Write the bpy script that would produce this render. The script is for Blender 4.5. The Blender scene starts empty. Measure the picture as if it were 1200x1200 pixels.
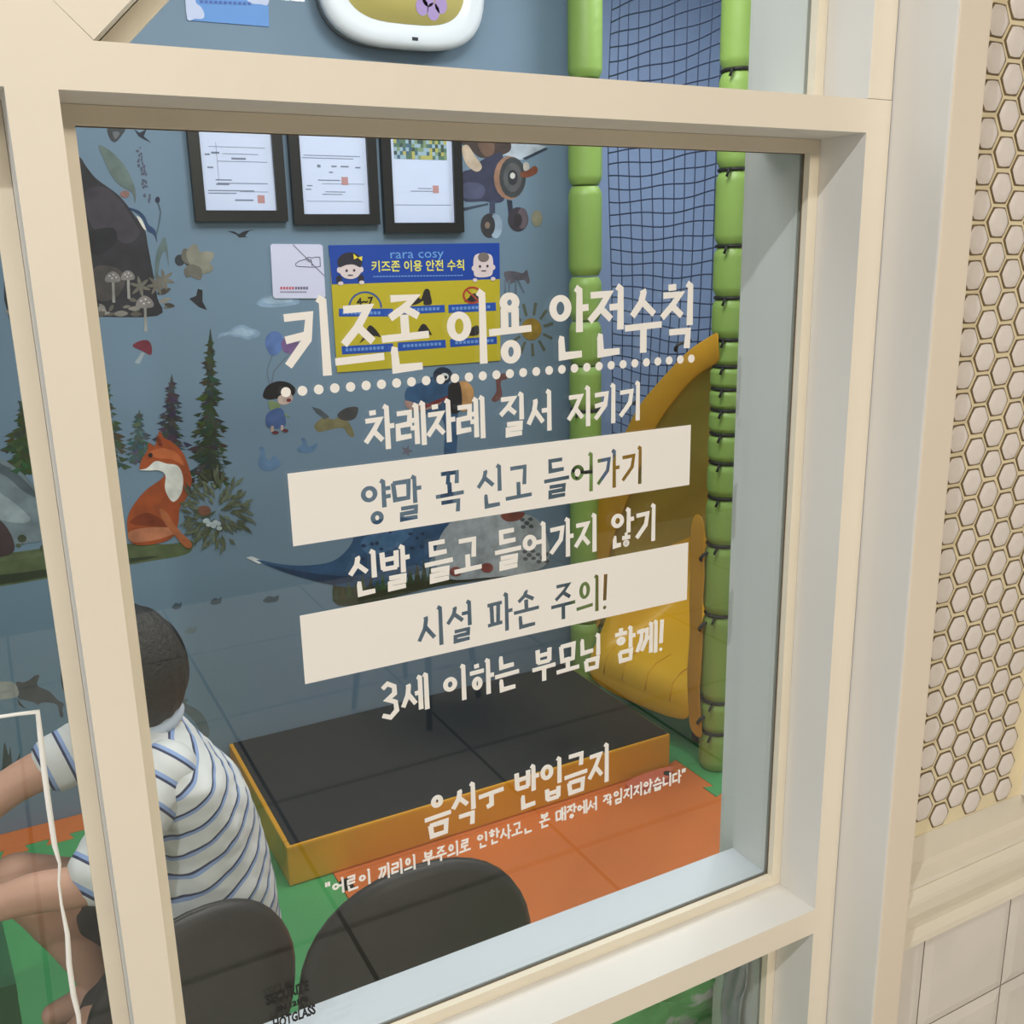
import bpy, bmesh, math, random
from mathutils import Vector, Matrix, Euler
from mathutils.geometry import tessellate_polygon

SC = bpy.context.scene
COL = SC.collection
R = random.Random(7)

# ------------------------------------------------------------------ camera
cam_d = bpy.data.cameras.new('camera')
cam = bpy.data.objects.new('camera', cam_d)
COL.objects.link(cam)
cam.location = (-0.0763, -0.8140, 1.5877)
cam.rotation_euler = (1.3160858, 0.02005341, -0.49486781)
cam_d.sensor_width = 36.0
cam_d.lens = 1155.96 / 1200 * 36
cam_d.clip_start = 0.02
SC.camera = cam

# ------------------------------------------------------------------ world, lights, exposure
SC.view_settings.view_transform = 'Standard'
SC.view_settings.look = 'None'
SC.view_settings.gamma = 1.0
SC.view_settings.exposure = 0.06
wd = bpy.data.worlds.new('world')
SC.world = wd
wd.use_nodes = True
wd.node_tree.nodes['Background'].inputs['Color'].default_value = (0.97, 0.97, 0.97, 1)
wd.node_tree.nodes['Background'].inputs['Strength'].default_value = 1.15


def lamp(name, kind, loc, energy, color, size=0.05, target=None, spot=None, size_y=None):
    d = bpy.data.lights.new(name, kind)
    d.energy = energy
    d.color = color
    if kind == 'AREA':
        d.size = size
        if size_y:
            d.shape = 'RECTANGLE'
            d.size_y = size_y
    else:
        d.shadow_soft_size = size
    if spot:
        d.spot_size = math.radians(spot)
        d.spot_blend = 0.5
    o = bpy.data.objects.new(name, d)
    COL.objects.link(o)
    o.location = loc
    if target is not None:
        o.rotation_euler = (Vector(target) - Vector(loc)).to_track_quat('-Z', 'Y').to_euler()
    return o


# the shop's ceiling downlight that throws the 45 degree shadow under each rail
lamp('hall_downlight', 'SPOT', (-1.95, -1.5, 3.14), 135, (0.96, 0.975, 1.0), 0.03, (0.40, 0.25, 0.80), 58)
lamp('hall_floor_fill', 'AREA', (0.4, -3.35, 3.15), 30, (1.0, 0.92, 0.78), 3.0, (0.4, -3.35, 0), size_y=0.5)  # added fill, brightens the far hall floor that the glass reflects
lamp('front_fill', 'AREA', (0.5, -3.6, 2.82), 48, (1.0, 0.91, 0.78), 1.8, (0.4, 0, 1.1), size_y=0.3)  # added warm fill from the front for the timber faces, no real fixture
# the play room's own ceiling light
lamp('playroom_ceiling_panel', 'AREA', (0.35, 1.0, 2.74), 22, (0.95, 0.97, 1.0), 1.6, (0.35, 1.0, 0), size_y=1.0)
lamp('slide_fill', 'AREA', (1.15, 0.9, 2.72), 13, (0.98, 0.97, 0.95), 0.4, (1.6, 1.5, 0.4))  # added fill aimed at the slide to brighten its yellow
lamp('alcove_fill', 'AREA', (2.25, 1.5, 2.70), 23, (0.96, 0.97, 1.0), 0.5, (2.25, 1.5, 0))  # added fill to lift the dark blue alcove behind the net

# ------------------------------------------------------------------ helpers


def lin(c):
    out = []
    for v in c:
        v = v / 255.0
        out.append(v / 12.92 if v <= 0.04045 else ((v + 0.055) / 1.055) ** 2.4)
    return out


_mats = {}


def mat(name, rgb, rough=0.6, var=0.0, scale=8.0, bump=0.0, bscale=60.0, metal=0.0, emit=0.0, coat=0.0):
    if name in _mats:
        return _mats[name]
    m = bpy.data.materials.new(name)
    m.use_nodes = True
    nt = m.node_tree
    b = nt.nodes['Principled BSDF']
    c = lin(rgb)
    b.inputs['Base Color'].default_value = (*c, 1)
    b.inputs['Roughness'].default_value = rough
    b.inputs['Metallic'].default_value = metal
    if coat:
        b.inputs['Coat Weight'].default_value = coat
    tc = nt.nodes.new('ShaderNodeTexCoord')
    if var:
        n = nt.nodes.new('ShaderNodeTexNoise')
        n.inputs['Scale'].default_value = scale
        n.inputs['Detail'].default_value = 5
        nt.links.new(tc.outputs['Object'], n.inputs['Vector'])
        r = nt.nodes.new('ShaderNodeValToRGB')
        r.color_ramp.elements[0].position = 0.3
        r.color_ramp.elements[1].position = 0.7
        r.color_ramp.elements[0].color = (*[max(0, v * (1 - var)) for v in c], 1)
        r.color_ramp.elements[1].color = (*[min(1, v * (1 + var)) for v in c], 1)
        nt.links.new(n.outputs['Fac'], r.inputs['Fac'])
        nt.links.new(r.outputs['Color'], b.inputs['Base Color'])
    if bump:
        n2 = nt.nodes.new('ShaderNodeTexNoise')
        n2.inputs['Scale'].default_value = bscale
        n2.inputs['Detail'].default_value = 3
        nt.links.new(tc.outputs['Object'], n2.inputs['Vector'])
        bp = nt.nodes.new('ShaderNodeBump')
        bp.inputs['Strength'].default_value = bump
        bp.inputs['Distance'].default_value = 0.01
        nt.links.new(n2.outputs['Fac'], bp.inputs['Height'])
        nt.links.new(bp.outputs['Normal'], b.inputs['Normal'])
    if emit:
        b.inputs['Emission Color'].default_value = (*c, 1)
        b.inputs['Emission Strength'].default_value = emit
    _mats[name] = m
    return m


def glass_mat():
    m = bpy.data.materials.new('window_glass')
    m.use_nodes = True
    nt = m.node_tree
    nt.nodes.clear()
    out = nt.nodes.new('ShaderNodeOutputMaterial')
    mix = nt.nodes.new('ShaderNodeMixShader')
    tr = nt.nodes.new('ShaderNodeBsdfTransparent')
    gl = nt.nodes.new('ShaderNodeBsdfGlossy')
    tr.inputs['Color'].default_value = (0.95, 0.975, 0.97, 1)
    gl.inputs['Roughness'].default_value = 0.0
    geo = nt.nodes.new('ShaderNodeNewGeometry')
    mp = nt.nodes.new('ShaderNodeMapRange')
    mp.inputs['To Min'].default_value = 1.5
    mp.inputs['To Max'].default_value = 1 / 1.5
    nt.links.new(geo.outputs['Backfacing'], mp.inputs['Value'])
    fr = nt.nodes.new('ShaderNodeFresnel')
    nt.links.new(mp.outputs['Result'], fr.inputs['IOR'])
    nt.links.new(fr.outputs['Fac'], mix.inputs['Fac'])
    nt.links.new(tr.outputs['BSDF'], mix.inputs[1])
    nt.links.new(gl.outputs['BSDF'], mix.inputs[2])
    nt.links.new(mix.outputs['Shader'], out.inputs['Surface'])
    return m


def obj(name, bm, m, parent=None, smooth=False, kind=None):
    me = bpy.data.meshes.new(name)
    bmesh.ops.recalc_face_normals(bm, faces=bm.faces[:])
    bm.to_mesh(me)
    bm.free()
    for mm in (m if isinstance(m, (list, tuple)) else [m]):
        me.materials.append(mm)
    if smooth:
        for p in me.polygons:
            p.use_smooth = True
    o = bpy.data.objects.new(name, me)
    COL.objects.link(o)
    if parent is not None:
        o.parent = parent
        o.matrix_parent_inverse = parent.matrix_basis.inverted()
    if kind:
        o['kind'] = kind
    return o


def empty(name, loc=(0, 0, 0)):
    o = bpy.data.objects.new(name, None)
    COL.objects.link(o)
    o.location = loc
    o.empty_display_size = 0.05
    return o


def tag(o, label, cat, group=None, kind=None):
    o['label'] = label
    o['category'] = cat
    if group:
        o['group'] = group
    if kind:
        o['kind'] = kind
    return o


def box(bm, lo, hi, bev=0.0, mi=0, rot=None, piv=None):
    x0, y0, z0 = lo
    x1, y1, z1 = hi
    vs = [bm.verts.new(p) for p in ((x0, y0, z0), (x1, y0, z0), (x1, y1, z0), (x0, y1, z0),
                                    (x0, y0, z1), (x1, y0, z1), (x1, y1, z1), (x0, y1, z1))]
    fs = [bm.faces.new([vs[i] for i in q]) for q in ((0, 3, 2, 1), (4, 5, 6, 7), (0, 1, 5, 4), (1, 2, 6, 5), (2, 3, 7, 6), (3, 0, 4, 7))]
    for f in fs:
        f.material_index = mi
    if bev:
        es = list({e for f in fs for e in f.edges})
        r = bmesh.ops.bevel(bm, geom=es, offset=bev, segments=2, affect='EDGES', profile=0.6)
        vs = [v for v in r['verts']]
        for f in r['faces']:
            f.material_index = mi
    return vs


def bxo(name, lo, hi, m, parent=None, bev=0.0, kind=None):
    bm = bmesh.new()
    box(bm, lo, hi, bev)
    return obj(name, bm, m, parent, kind=kind)


def tube(bm, pts, r, seg=8, mi=0, cap=True, closed=False):
    pts = [Vector(p) for p in pts]
    n = len(pts)
    rs = r if isinstance(r, (list, tuple)) else [r] * n
    rings = []
    up = None
    for i, p in enumerate(pts):
        a = pts[(i - 1) % n] if (i > 0 or closed) else p
        b = pts[(i + 1) % n] if (i < n - 1 or closed) else p
        t = (b - a).normalized()
        if up is None:
            up = Vector((0, 0, 1)) if abs(t.z) < 0.9 else Vector((1, 0, 0))
        u = t.cross(up)
        if u.length < 1e-5:
            u = t.cross(Vector((0, 1, 0)))
        u.normalize()
        v = u.cross(t).normalized()
        up = v
        rings.append([bm.verts.new(p + (u * math.cos(k * math.tau / seg) + v * math.sin(k * math.tau / seg)) * rs[i]) for k in range(seg)])
    m = n if closed else n - 1
    for i in range(m):
        a, b = rings[i], rings[(i + 1) % n]
        for k in range(seg):
            f = bm.faces.new((a[k], a[(k + 1) % seg], b[(k + 1) % seg], b[k]))
            f.material_index = mi
            f.smooth = True
    if cap and not closed:
        for q in (rings[0][::-1], rings[-1]):
            f = bm.faces.new(q)
            f.material_index = mi
    return rings


def lathe(bm, prof, center=(0, 0, 0), seg=24, mi=0):
    cx, cy, cz = center
    rings = []
    for r, z in prof:
        rings.append([bm.verts.new((cx + r * math.cos(k * math.tau / seg), cy + r * math.sin(k * math.tau / seg), cz + z)) for k in range(seg)])
    for a, b in zip(rings[:-1], rings[1:]):
        for k in range(seg):
            f = bm.faces.new((a[k], a[(k + 1) % seg], b[(k + 1) % seg], b[k]))
            f.material_index = mi
            f.smooth = True
    bm.faces.new(rings[0][::-1]).material_index = mi
    bm.faces.new(rings[-1]).material_index = mi


def prism(bm, poly3, d, mi=0):
    """solid sheet: polygon of 3-D points pushed along vector d"""
    d = Vector(d)
    a = [bm.verts.new(p) for p in poly3]
    b = [bm.verts.new(Vector(p) + d) for p in poly3]
    tris = tessellate_polygon([[Vector(p) for p in poly3]])
    for t in tris:
        for vs in (a, b):
            try:
                f = bm.faces.new([vs[i] for i in t])
                f.material_index = mi
            except ValueError:
                pass
    n = len(a)
    for i in range(n):
        try:
            f = bm.faces.new((a[i], a[(i + 1) % n], b[(i + 1) % n], b[i]))
            f.material_index = mi
        except ValueError:
            pass


def smooth_poly(pts, k=4):
    n = len(pts)
    out = []
    for i in range(n):
        p0, p1, p2, p3 = (Vector(pts[(i + j - 1) % n]) for j in range(4))
        for s in range(k):
            t = s / k
            out.append(0.5 * ((2 * p1) + (p2 - p0) * t + (2 * p0 - 5 * p1 + 4 * p2 - p3) * t * t + (3 * p1 - p0 - 3 * p2 + p3) * t ** 3))
    return [tuple(v) for v in out]


# points measured on the photograph, carried onto the real planes of the place
_F = 1155.96
_RM = Euler((1.3160858, 0.02005341, -0.49486781)).to_matrix()
_C = Vector((-0.0763, -0.8140, 1.5877))


def on_y(px, py, y):
    d = _RM @ Vector(((px - 600) / _F, -(py - 600) / _F, -1.0))
    return _C + d * ((y - _C.y) / d.y)


def on_x(px, py, x):
    d = _RM @ Vector(((px - 600) / _F, -(py - 600) / _F, -1.0))
    return _C + d * ((x - _C.x) / d.x)


def on_z(px, py, z):
    d = _RM @ Vector(((px - 600) / _F, -(py - 600) / _F, -1.0))
    return _C + d * ((z - _C.z) / d.z)


# ------------------------------------------------------------------ dimensions (metres)
W, H = 0.80, 0.9674            # main opening
SZ = 0.7405                    # its sill
TZ = SZ + H
GY = 0.0768                    # glass
B = 0.0147                     # glazing bead
RT, RB = 0.0339, 0.0368        # rail heights
SR, SL = 0.0356, 0.0346        # stile widths
FD = 0.147                     # frame depth
WY = 0.178                     # inner face of the partition
BY = 2.12                      # back wall
CZ = 2.78                      # play-room ceiling

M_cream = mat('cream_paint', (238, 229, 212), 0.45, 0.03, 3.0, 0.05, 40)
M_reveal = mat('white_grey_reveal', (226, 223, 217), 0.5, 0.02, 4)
M_bead = mat('cream_bead', (234, 224, 203), 0.5, 0.03, 12)
M_jamb = mat('grey_white_laminate', (228, 226, 220), 0.5, 0.03, 5)
M_sill_in = mat('pale_blue_sill', (200, 204, 210), 0.5, 0.02, 5)
M_glass = glass_mat()
M_wall = mat('pale_blue_wallpaper', (113, 135, 155), 0.6, 0.05, 1.5, 0.03, 30)
M_white = mat('white_paint', (225, 225, 222), 0.7)
M_gap = mat('dark_joint', (105, 92, 74), 0.9)

# ------------------------------------------------------------------ setting: play room
st = 'structure'
bxo('wall_back', (-1.9, BY, 0), (1.76, BY + 0.1, CZ), M_wall, kind=st)
bxo('wall_left', (-2.0, WY, 0), (-1.9, BY + 0.1, CZ), M_wall, kind=st)
M_deepblue = mat('grey_blue_padding', (132, 150, 182), 0.6, 0.06, 2)
bm = bmesh.new()
box(bm, (1.76, 2.62, 0), (3.0, 2.72, CZ))
box(bm, (1.76, BY + 0.1, 0), (1.80, 2.62, CZ))
obj('wall_alcove', bm, M_deepblue, kind=st)
bxo('wall_right', (3.0, WY, 0), (3.1, 2.72, CZ), M_deepblue, kind=st)
M_subfloor = mat('grey_subfloor', (120, 120, 118), 0.8)
bxo('floor', (-2.0, WY - 0.10, -0.08), (3.1, 2.72, -0.016), M_subfloor, kind=st)
bxo('ceiling', (-2.0, WY - 0.10, CZ), (3.1, 2.72, CZ + 0.06), M_white, kind=st)

# partition below and around the windows (front face behind the timber)
bm = bmesh.new()
box(bm, (0.86, GY + 0.02, 0), (3.1, WY, 3.2))
obj('wall_partition_right', bm, M_white, kind=st)

# ------------------------------------------------------------------ windows
w1 = empty('window_1', (0, 0, SZ))
w1['kind'] = st
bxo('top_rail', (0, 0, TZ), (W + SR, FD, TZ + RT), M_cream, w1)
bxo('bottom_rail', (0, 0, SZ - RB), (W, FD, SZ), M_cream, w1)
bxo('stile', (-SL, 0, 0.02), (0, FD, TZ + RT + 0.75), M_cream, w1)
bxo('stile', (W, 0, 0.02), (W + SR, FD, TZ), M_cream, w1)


def bead_ring(x0, x1, z0, z1, b=B, y0=GY - 0.011, y1=GY - 0.0002):
    bm = bmesh.new()
    for lo, hi in (((x0, y0, z0), (x1, y1, z0 + b)), ((x0, y0, z1 - b), (x1, y1, z1)),
                   ((x0, y0, z0 + b), (x0 + b, y1, z1 - b)), ((x1 - b, y0, z0 + b), (x1, y1, z1 - b))):
        box(bm, lo, hi)
    return bm


def pane(name, x0, x1, z0, z1, parent):
    bm = bmesh.new()
    box(bm, (x0, GY, z0), (x1, GY + 0.005, z1))
    return obj(name, bm, M_glass, parent)


obj('glazing_bead', bead_ring(0.0003, W - 0.0003, SZ + 0.0003, TZ - 0.0003), M_bead, w1)
pane('glass_pane', B * .2, W - B * .2, SZ + B * .2, TZ - B * .2, w1)
# dark rubber seal where the glass meets the bead
bm = bmesh.new()
s0 = 0.0011
for lo, hi in (((B, GY - 0.002, SZ + B), (W - B, GY - 0.0003, SZ + B + s0)), ((B, GY - 0.002, TZ - B - s0), (W - B, GY - 0.0003, TZ - B)),
               ((B, GY - 0.002, SZ + B), (B + s0, GY - 0.0003, TZ - B)), ((W - B - s0, GY - 0.002, SZ + B), (W - B, GY - 0.0003, TZ - B))):
    box(bm, lo, hi)
obj('rubber_seal', bm, M_gap, w1)
bxo('inner_sill', (B, GY + 0.0055, SZ - RB), (W - B, FD - 0.0, SZ + B - 0.0005), M_sill_in, w1, 0.001)
bxo('inner_jamb', (W - B, GY + 0.0055, SZ + 0.0), (W - 0.0003, FD, TZ - 0.001), M_jamb, w1)
bxo('outer_jamb', (W - B + 0.004, FD + 0.0005, SZ - 0.02), (W + 0.05, WY + 0.002, TZ + RT + 0.6), M_jamb, w1)

w2 = empty('window_2', (0, 0, TZ + RT))
w2['kind'] = st
UZ = TZ + RT
UT = UZ + 0.75
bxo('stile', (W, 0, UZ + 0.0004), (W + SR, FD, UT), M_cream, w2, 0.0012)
bm = bmesh.new()
q = 0.0246
L = 0.5
a0 = Vector((0.0275, 0, UZ + 0.0006))
d = Vector((0.7071, 0, 0.7071))
nrm = Vector((-0.7071, 0, 0.7071)) * 0.036
prism(bm, [a0, a0 + d * L, a0 + d * L + nrm, a0 + nrm], (0, FD - 0.02, 0))
obj('diagonal_brace', bm, M_cream, w2)
bm = bmesh.new()
prism(bm, [(0, 0, UZ), (0.0274, 0, UZ), (0.0022, 0, UZ + 0.0256), (0, 0, UZ + 0.028)], (0, FD - 0.02, 0))
prism(bm, [(0, 0, UZ + 0.0280), (0.0020, 0, UZ + 0.0262), (0.36, 0, UZ + 0.384), (0.36, 0, UZ + 0.62), (0, 0, UZ + 0.62)], (0, FD - 0.02, 0))
obj('corner_block', bm, M_cream, w2)
bm = bmesh.new()
a1 = a0 + Vector((0, GY - 0.012, 0)) + Vector((0.0005, 0, -0.0005))
nb = Vector((0.7071, 0, -0.7071)) * B
prism(bm, [a1, a1 + d * L, a1 + d * L + nb, a1 + Vector((B * 1.414, 0, 0))], (0, 0.022, 0))
box(bm, (0.03, GY - 0.011, UZ + 0.0005), (W, GY + 0.011, UZ + 0.0007))
box(bm, (W - B, GY - 0.011, UZ + 0.0007), (W - 0.0004, GY - 0.0002, UT))
obj('glazing_bead', bm, M_bead, w2)
pane('glass_pane', 0.0, W - B + 0.004, UZ + 0.0008, UT, w2)
bxo('inner_jamb', (W - B, GY + 0.0055, UZ + 0.001), (W - 0.0004, FD, UT), M_jamb, w2)

w3 = empty('window_3', (-0.4, 0, SZ))
w3['kind'] = st
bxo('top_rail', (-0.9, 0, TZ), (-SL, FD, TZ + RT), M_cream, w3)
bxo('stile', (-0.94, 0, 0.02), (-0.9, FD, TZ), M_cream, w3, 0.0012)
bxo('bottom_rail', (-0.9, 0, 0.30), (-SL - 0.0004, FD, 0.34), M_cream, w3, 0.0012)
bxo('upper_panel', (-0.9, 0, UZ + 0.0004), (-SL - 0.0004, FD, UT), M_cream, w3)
obj('glazing_bead', bead_ring(-0.8997, -SL - 0.0004, 0.3404, TZ - 0.0004), M_bead, w3)
pane('glass_pane', -0.9 + B, -SL - B + 0.004, 0.34 + B - 0.004, TZ - B + 0.004, w3)

w4 = empty('window_4', (0.4, 0, 0.3))
w4['kind'] = st
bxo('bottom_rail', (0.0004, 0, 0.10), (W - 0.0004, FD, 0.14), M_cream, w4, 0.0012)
obj('glazing_bead', bead_ring(0.0004, W - 0.0004, 0.1404, SZ - RB - 0.0004), M_bead, w4)
pane('glass_pane', B - 0.004, W - B + 0.004, 0.14 + B, SZ - RB - B + 0.004, w4)
bxo('inner_jamb', (W - B, GY + 0.0055, 0.141), (W - 0.0005, WY, SZ - RB - 0.001), M_jamb, w4)

# ------------------------------------------------------------------ pilaster and tiled wall to the right
PY = -0.076
PX0, PX1 = W + SR + 0.0012, 0.887
M_pil = mat('pilaster_paint', (231, 219, 200), 0.5, 0.03, 2.5, 0.05, 25)
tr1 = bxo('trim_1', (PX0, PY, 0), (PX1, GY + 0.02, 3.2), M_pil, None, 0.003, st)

HZ = SZ + 0.088
M_grout = mat('ivory_grout', (232, 218, 182), 0.75, 0.05, 20)


def hex_mat():
    m = mat('hex_tile_glaze', (228, 219, 212), 0.4, 0.03, 6)
    return m


M_hex = hex_mat()
M_hexedge = mat('hex_tile_brown_edge', (112, 94, 64), 0.6, 0.3, 60)
bm = bmesh.new()
HY = -0.040
box(bm, (PX1, HY, HZ), (1.60, GY, 3.2))
pitch = 0.0382
rad = pitch / math.sqrt(3)
colp = rad * 1.5
nc = 9
XR = 1.150
for i in range(nc):
    x = PX1 + 0.0225 + i * colp
    if x > XR - 0.018:
        break
    for j in range(34):
        z = HZ + 0.020 + j * pitch + (pitch / 2 if i % 2 else 0.0)
        jx, jz = R.uniform(-.0006, .0006), R.uniform(-.0006, .0006)
        tilt = R.uniform(-0.04, 0.04)
        rings = []
        for rr, yy, rd in ((0.885, 0.0, 0.03), (0.875, -0.0012, 0.05), (0.79, -0.0016, 0.35), (0.68, -0.0030, 0.55), (0.40, -0.0040, 0.8)):
            ring = []
            for k in range(24):
                a = k * math.tau / 24
                am = (a % (math.pi / 3)) - math.pi / 6
                hr = 0.866 / math.cos(am)
                r_ = rad * rr * (hr * (1 - rd) + 0.93 * rd)
                ring.append(bm.verts.new((x + jx + r_ * math.cos(a + tilt), HY + yy, z + jz + r_ * math.sin(a + tilt))))
            rings.append(ring)
        for n_, (a, b_) in enumerate(zip(rings[:-1], rings[1:])):
            for k in range(24):
                f = bm.faces.new((a[k], a[(k + 1) % 24], b_[(k + 1) % 24], b_[k]))
                f.material_index = 1 if n_ < 2 else 2
                f.smooth = n_ >= 2
        f = bm.faces.new(rings[-1])
        f.material_index = 2
obj('wall_hexagon_tiles', bm, [M_grout, M_hexedge, M_hex], kind=st)
# vertical timber that closes the tile field on the right, and the moulded rail below
M_mould = mat('ivory_moulding', (226, 218, 200), 0.5, 0.04, 10)
bxo('trim_2', (XR, HY - 0.03, HZ - 0.002), (XR + 0.07, GY, 3.2), M_cream, None, 0.002, st)
bm = bmesh.new()
prof = [(HY + 0.03, HZ), (HY - 0.002, HZ), (HY - 0.003, HZ - 0.034), (HY - 0.010, HZ - 0.037), (HY - 0.024, HZ - 0.041),
        (HY - 0.026, HZ - 0.046), (HY - 0.021, HZ - 0.052), (HY - 0.029, HZ - 0.060), (HY - 0.033, HZ - 0.062), (HY - 0.033, HZ - 0.076),
        (HY - 0.017, HZ - 0.082), (HY - 0.010, HZ - 0.090), (HY - 0.008, HZ - 0.118), (HY - 0.016, HZ - 0.126), (HY - 0.018, HZ - 0.132),
        (HY - 0.003, HZ - 0.134), (HY + 0.03, HZ - 0.134)]
prof = [(y, HZ + (z - HZ) * 1.18) for y, z in prof]
rows = [[bm.verts.new((x, y, z)) for y, z in prof] for x in (PX1 + 0.0004, 1.6)]
for k in range(len(prof) - 1):
    bm.faces.new((rows[0][k], rows[1][k], rows[1][k + 1], rows[0][k + 1]))
bm.faces.new(rows[0])
bm.faces.new(rows[1][::-1])
rows2 = [[bm.verts.new((x, GY, z)) for z in (HZ, HZ - 0.158)] for x in (PX1 + 0.0004, 1.6)]
bm.faces.new((rows2[0][0], rows2[0][1], rows2[1][1], rows2[1][0]))
obj('trim_3', bm, M_mould, kind=st)
M_sq = mat('pale_square_tile', (222, 216, 208), 0.3, 0.05, 9)
M_sqg = mat('square_tile_grout', (150, 140, 124), 0.9)
bm = bmesh.new()
box(bm, (PX1 + 0.0004, HY + 0.004, 0), (1.6, GY, HZ - 0.1585))
TS, TX0, TZ0 = 0.186, 0.978, 0.496
zt = HZ - 0.159
xe = [PX1 + 0.001] + [TX0 + k * TS for k in range(5)]
ze = [zt] + [TZ0 - k * TS for k in range(5)]
for xa, xb in zip(xe[:-1], xe[1:]):
    for zb, za in zip(ze[:-1], ze[1:]):
        xa_, xb_, za_, zb_ = xa + .001, min(xb, 1.598) - .001, max(za, 0.001) + .001, zb - .001
        if zb_ - za_ < .012 or xb_ - xa_ < .012:
            continue
        o_ = [bm.verts.new(p) for p in ((xa_, HY + .003, za_), (xb_, HY + .003, za_), (xb_, HY + .003, zb_), (xa_, HY + .003, zb_))]
        e_ = .016
        ins = [bm.verts.new(p) for p in ((xa_ + e_, HY - .0012, za_ + e_), (xb_ - e_, HY - .0012, za_ + e_), (xb_ - e_, HY - .0012, zb_ - e_), (xa_ + e_, HY - .0012, zb_ - e_))] if min(xb_ - xa_, zb_ - za_) > .04 else None
        if ins:
            for k in range(4):
                bm.faces.new((o_[k], o_[(k + 1) % 4], ins[(k + 1) % 4], ins[k])).material_index = 1
            bm.faces.new(ins).material_index = 1
        else:
            bm.faces.new(o_).material_index = 1
obj('wall_square_tiles', bm, [M_sqg, M_sq], kind=st)

# front-facing polygons keep the cream, those turned elsewhere take the grey-white
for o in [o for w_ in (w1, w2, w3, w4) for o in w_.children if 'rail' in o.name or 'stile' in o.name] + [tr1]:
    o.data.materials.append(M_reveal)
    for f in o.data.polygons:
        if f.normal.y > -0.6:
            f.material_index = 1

# ------------------------------------------------------------------ the shop side (reflected in the glass)
def hall_floor_mat():
    m = bpy.data.materials.new('beige_floor_tile')
    m.use_nodes = True
    nt = m.node_tree
    b = nt.nodes['Principled BSDF']
    b.inputs['Roughness'].default_value = 0.5
    br = nt.nodes.new('ShaderNodeTexBrick')
    br.offset = 0.0
    br.inputs['Scale'].default_value = 1.0
    br.inputs['Brick Width'].default_value = 0.66
    br.inputs['Row Height'].default_value = 0.66
    br.inputs['Mortar Size'].default_value = 0.006
    br.inputs['Color1'].default_value = (0.66, 0.62, 0.56, 1)
    br.inputs['Color2'].default_value = (0.70, 0.66, 0.60, 1)
    br.inputs['Mortar'].default_value = (0.05, 0.045, 0.04, 1)
    tc = nt.nodes.new('ShaderNodeTexCoord')
    mp = nt.nodes.new('ShaderNodeMapping')
    mp.inputs['Location'].default_value = (-0.53, 1.07, 0)
    nt.links.new(tc.outputs['Object'], mp.inputs['Vector'])
    nt.links.new(mp.outputs['Vector'], br.inputs['Vector'])
    nt.links.new(br.outputs['Color'], b.inputs['Base Color'])
    return m


bxo('floor_hall', (-5, -3.7, -0.08), (6, WY - 0.1005, 0), hall_floor_mat(), kind=st)
M_hallwall = mat('beige_hall_wall', (96, 88, 78), 0.8, 0.05, 1)
bxo('wall_hall', (-5, -3.8, 0), (6, -3.7, 3.2), M_hallwall, kind=st)
bxo('ceiling_hall', (-5, -3.8, 3.2), (6, WY - 0.0, 3.28), mat('hall_ceiling_paint', (150, 145, 136), 0.8), kind=st)

# ------------------------------------------------------------------ Hangul lettering, drawn stroke by stroke
VJ = 'ㅏㅐㅑㅒㅓㅔㅕㅖㅗㅘㅙㅚㅛㅜㅝㅞㅟㅠㅡㅢㅣ'
LJ = 'ㄱㄲㄴㄷㄸㄹㅁㅂㅃㅅㅆㅇㅈㅉㅊㅋㅌㅍㅎ'
TJ = ' ㄱㄲㄳㄴㄵㄶㄷㄹㄺㄻㄼㄽㄾㄿㅀㅁㅂㅄㅅㅆㅇㅈㅊㅋㅌㅍㅎ'


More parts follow.
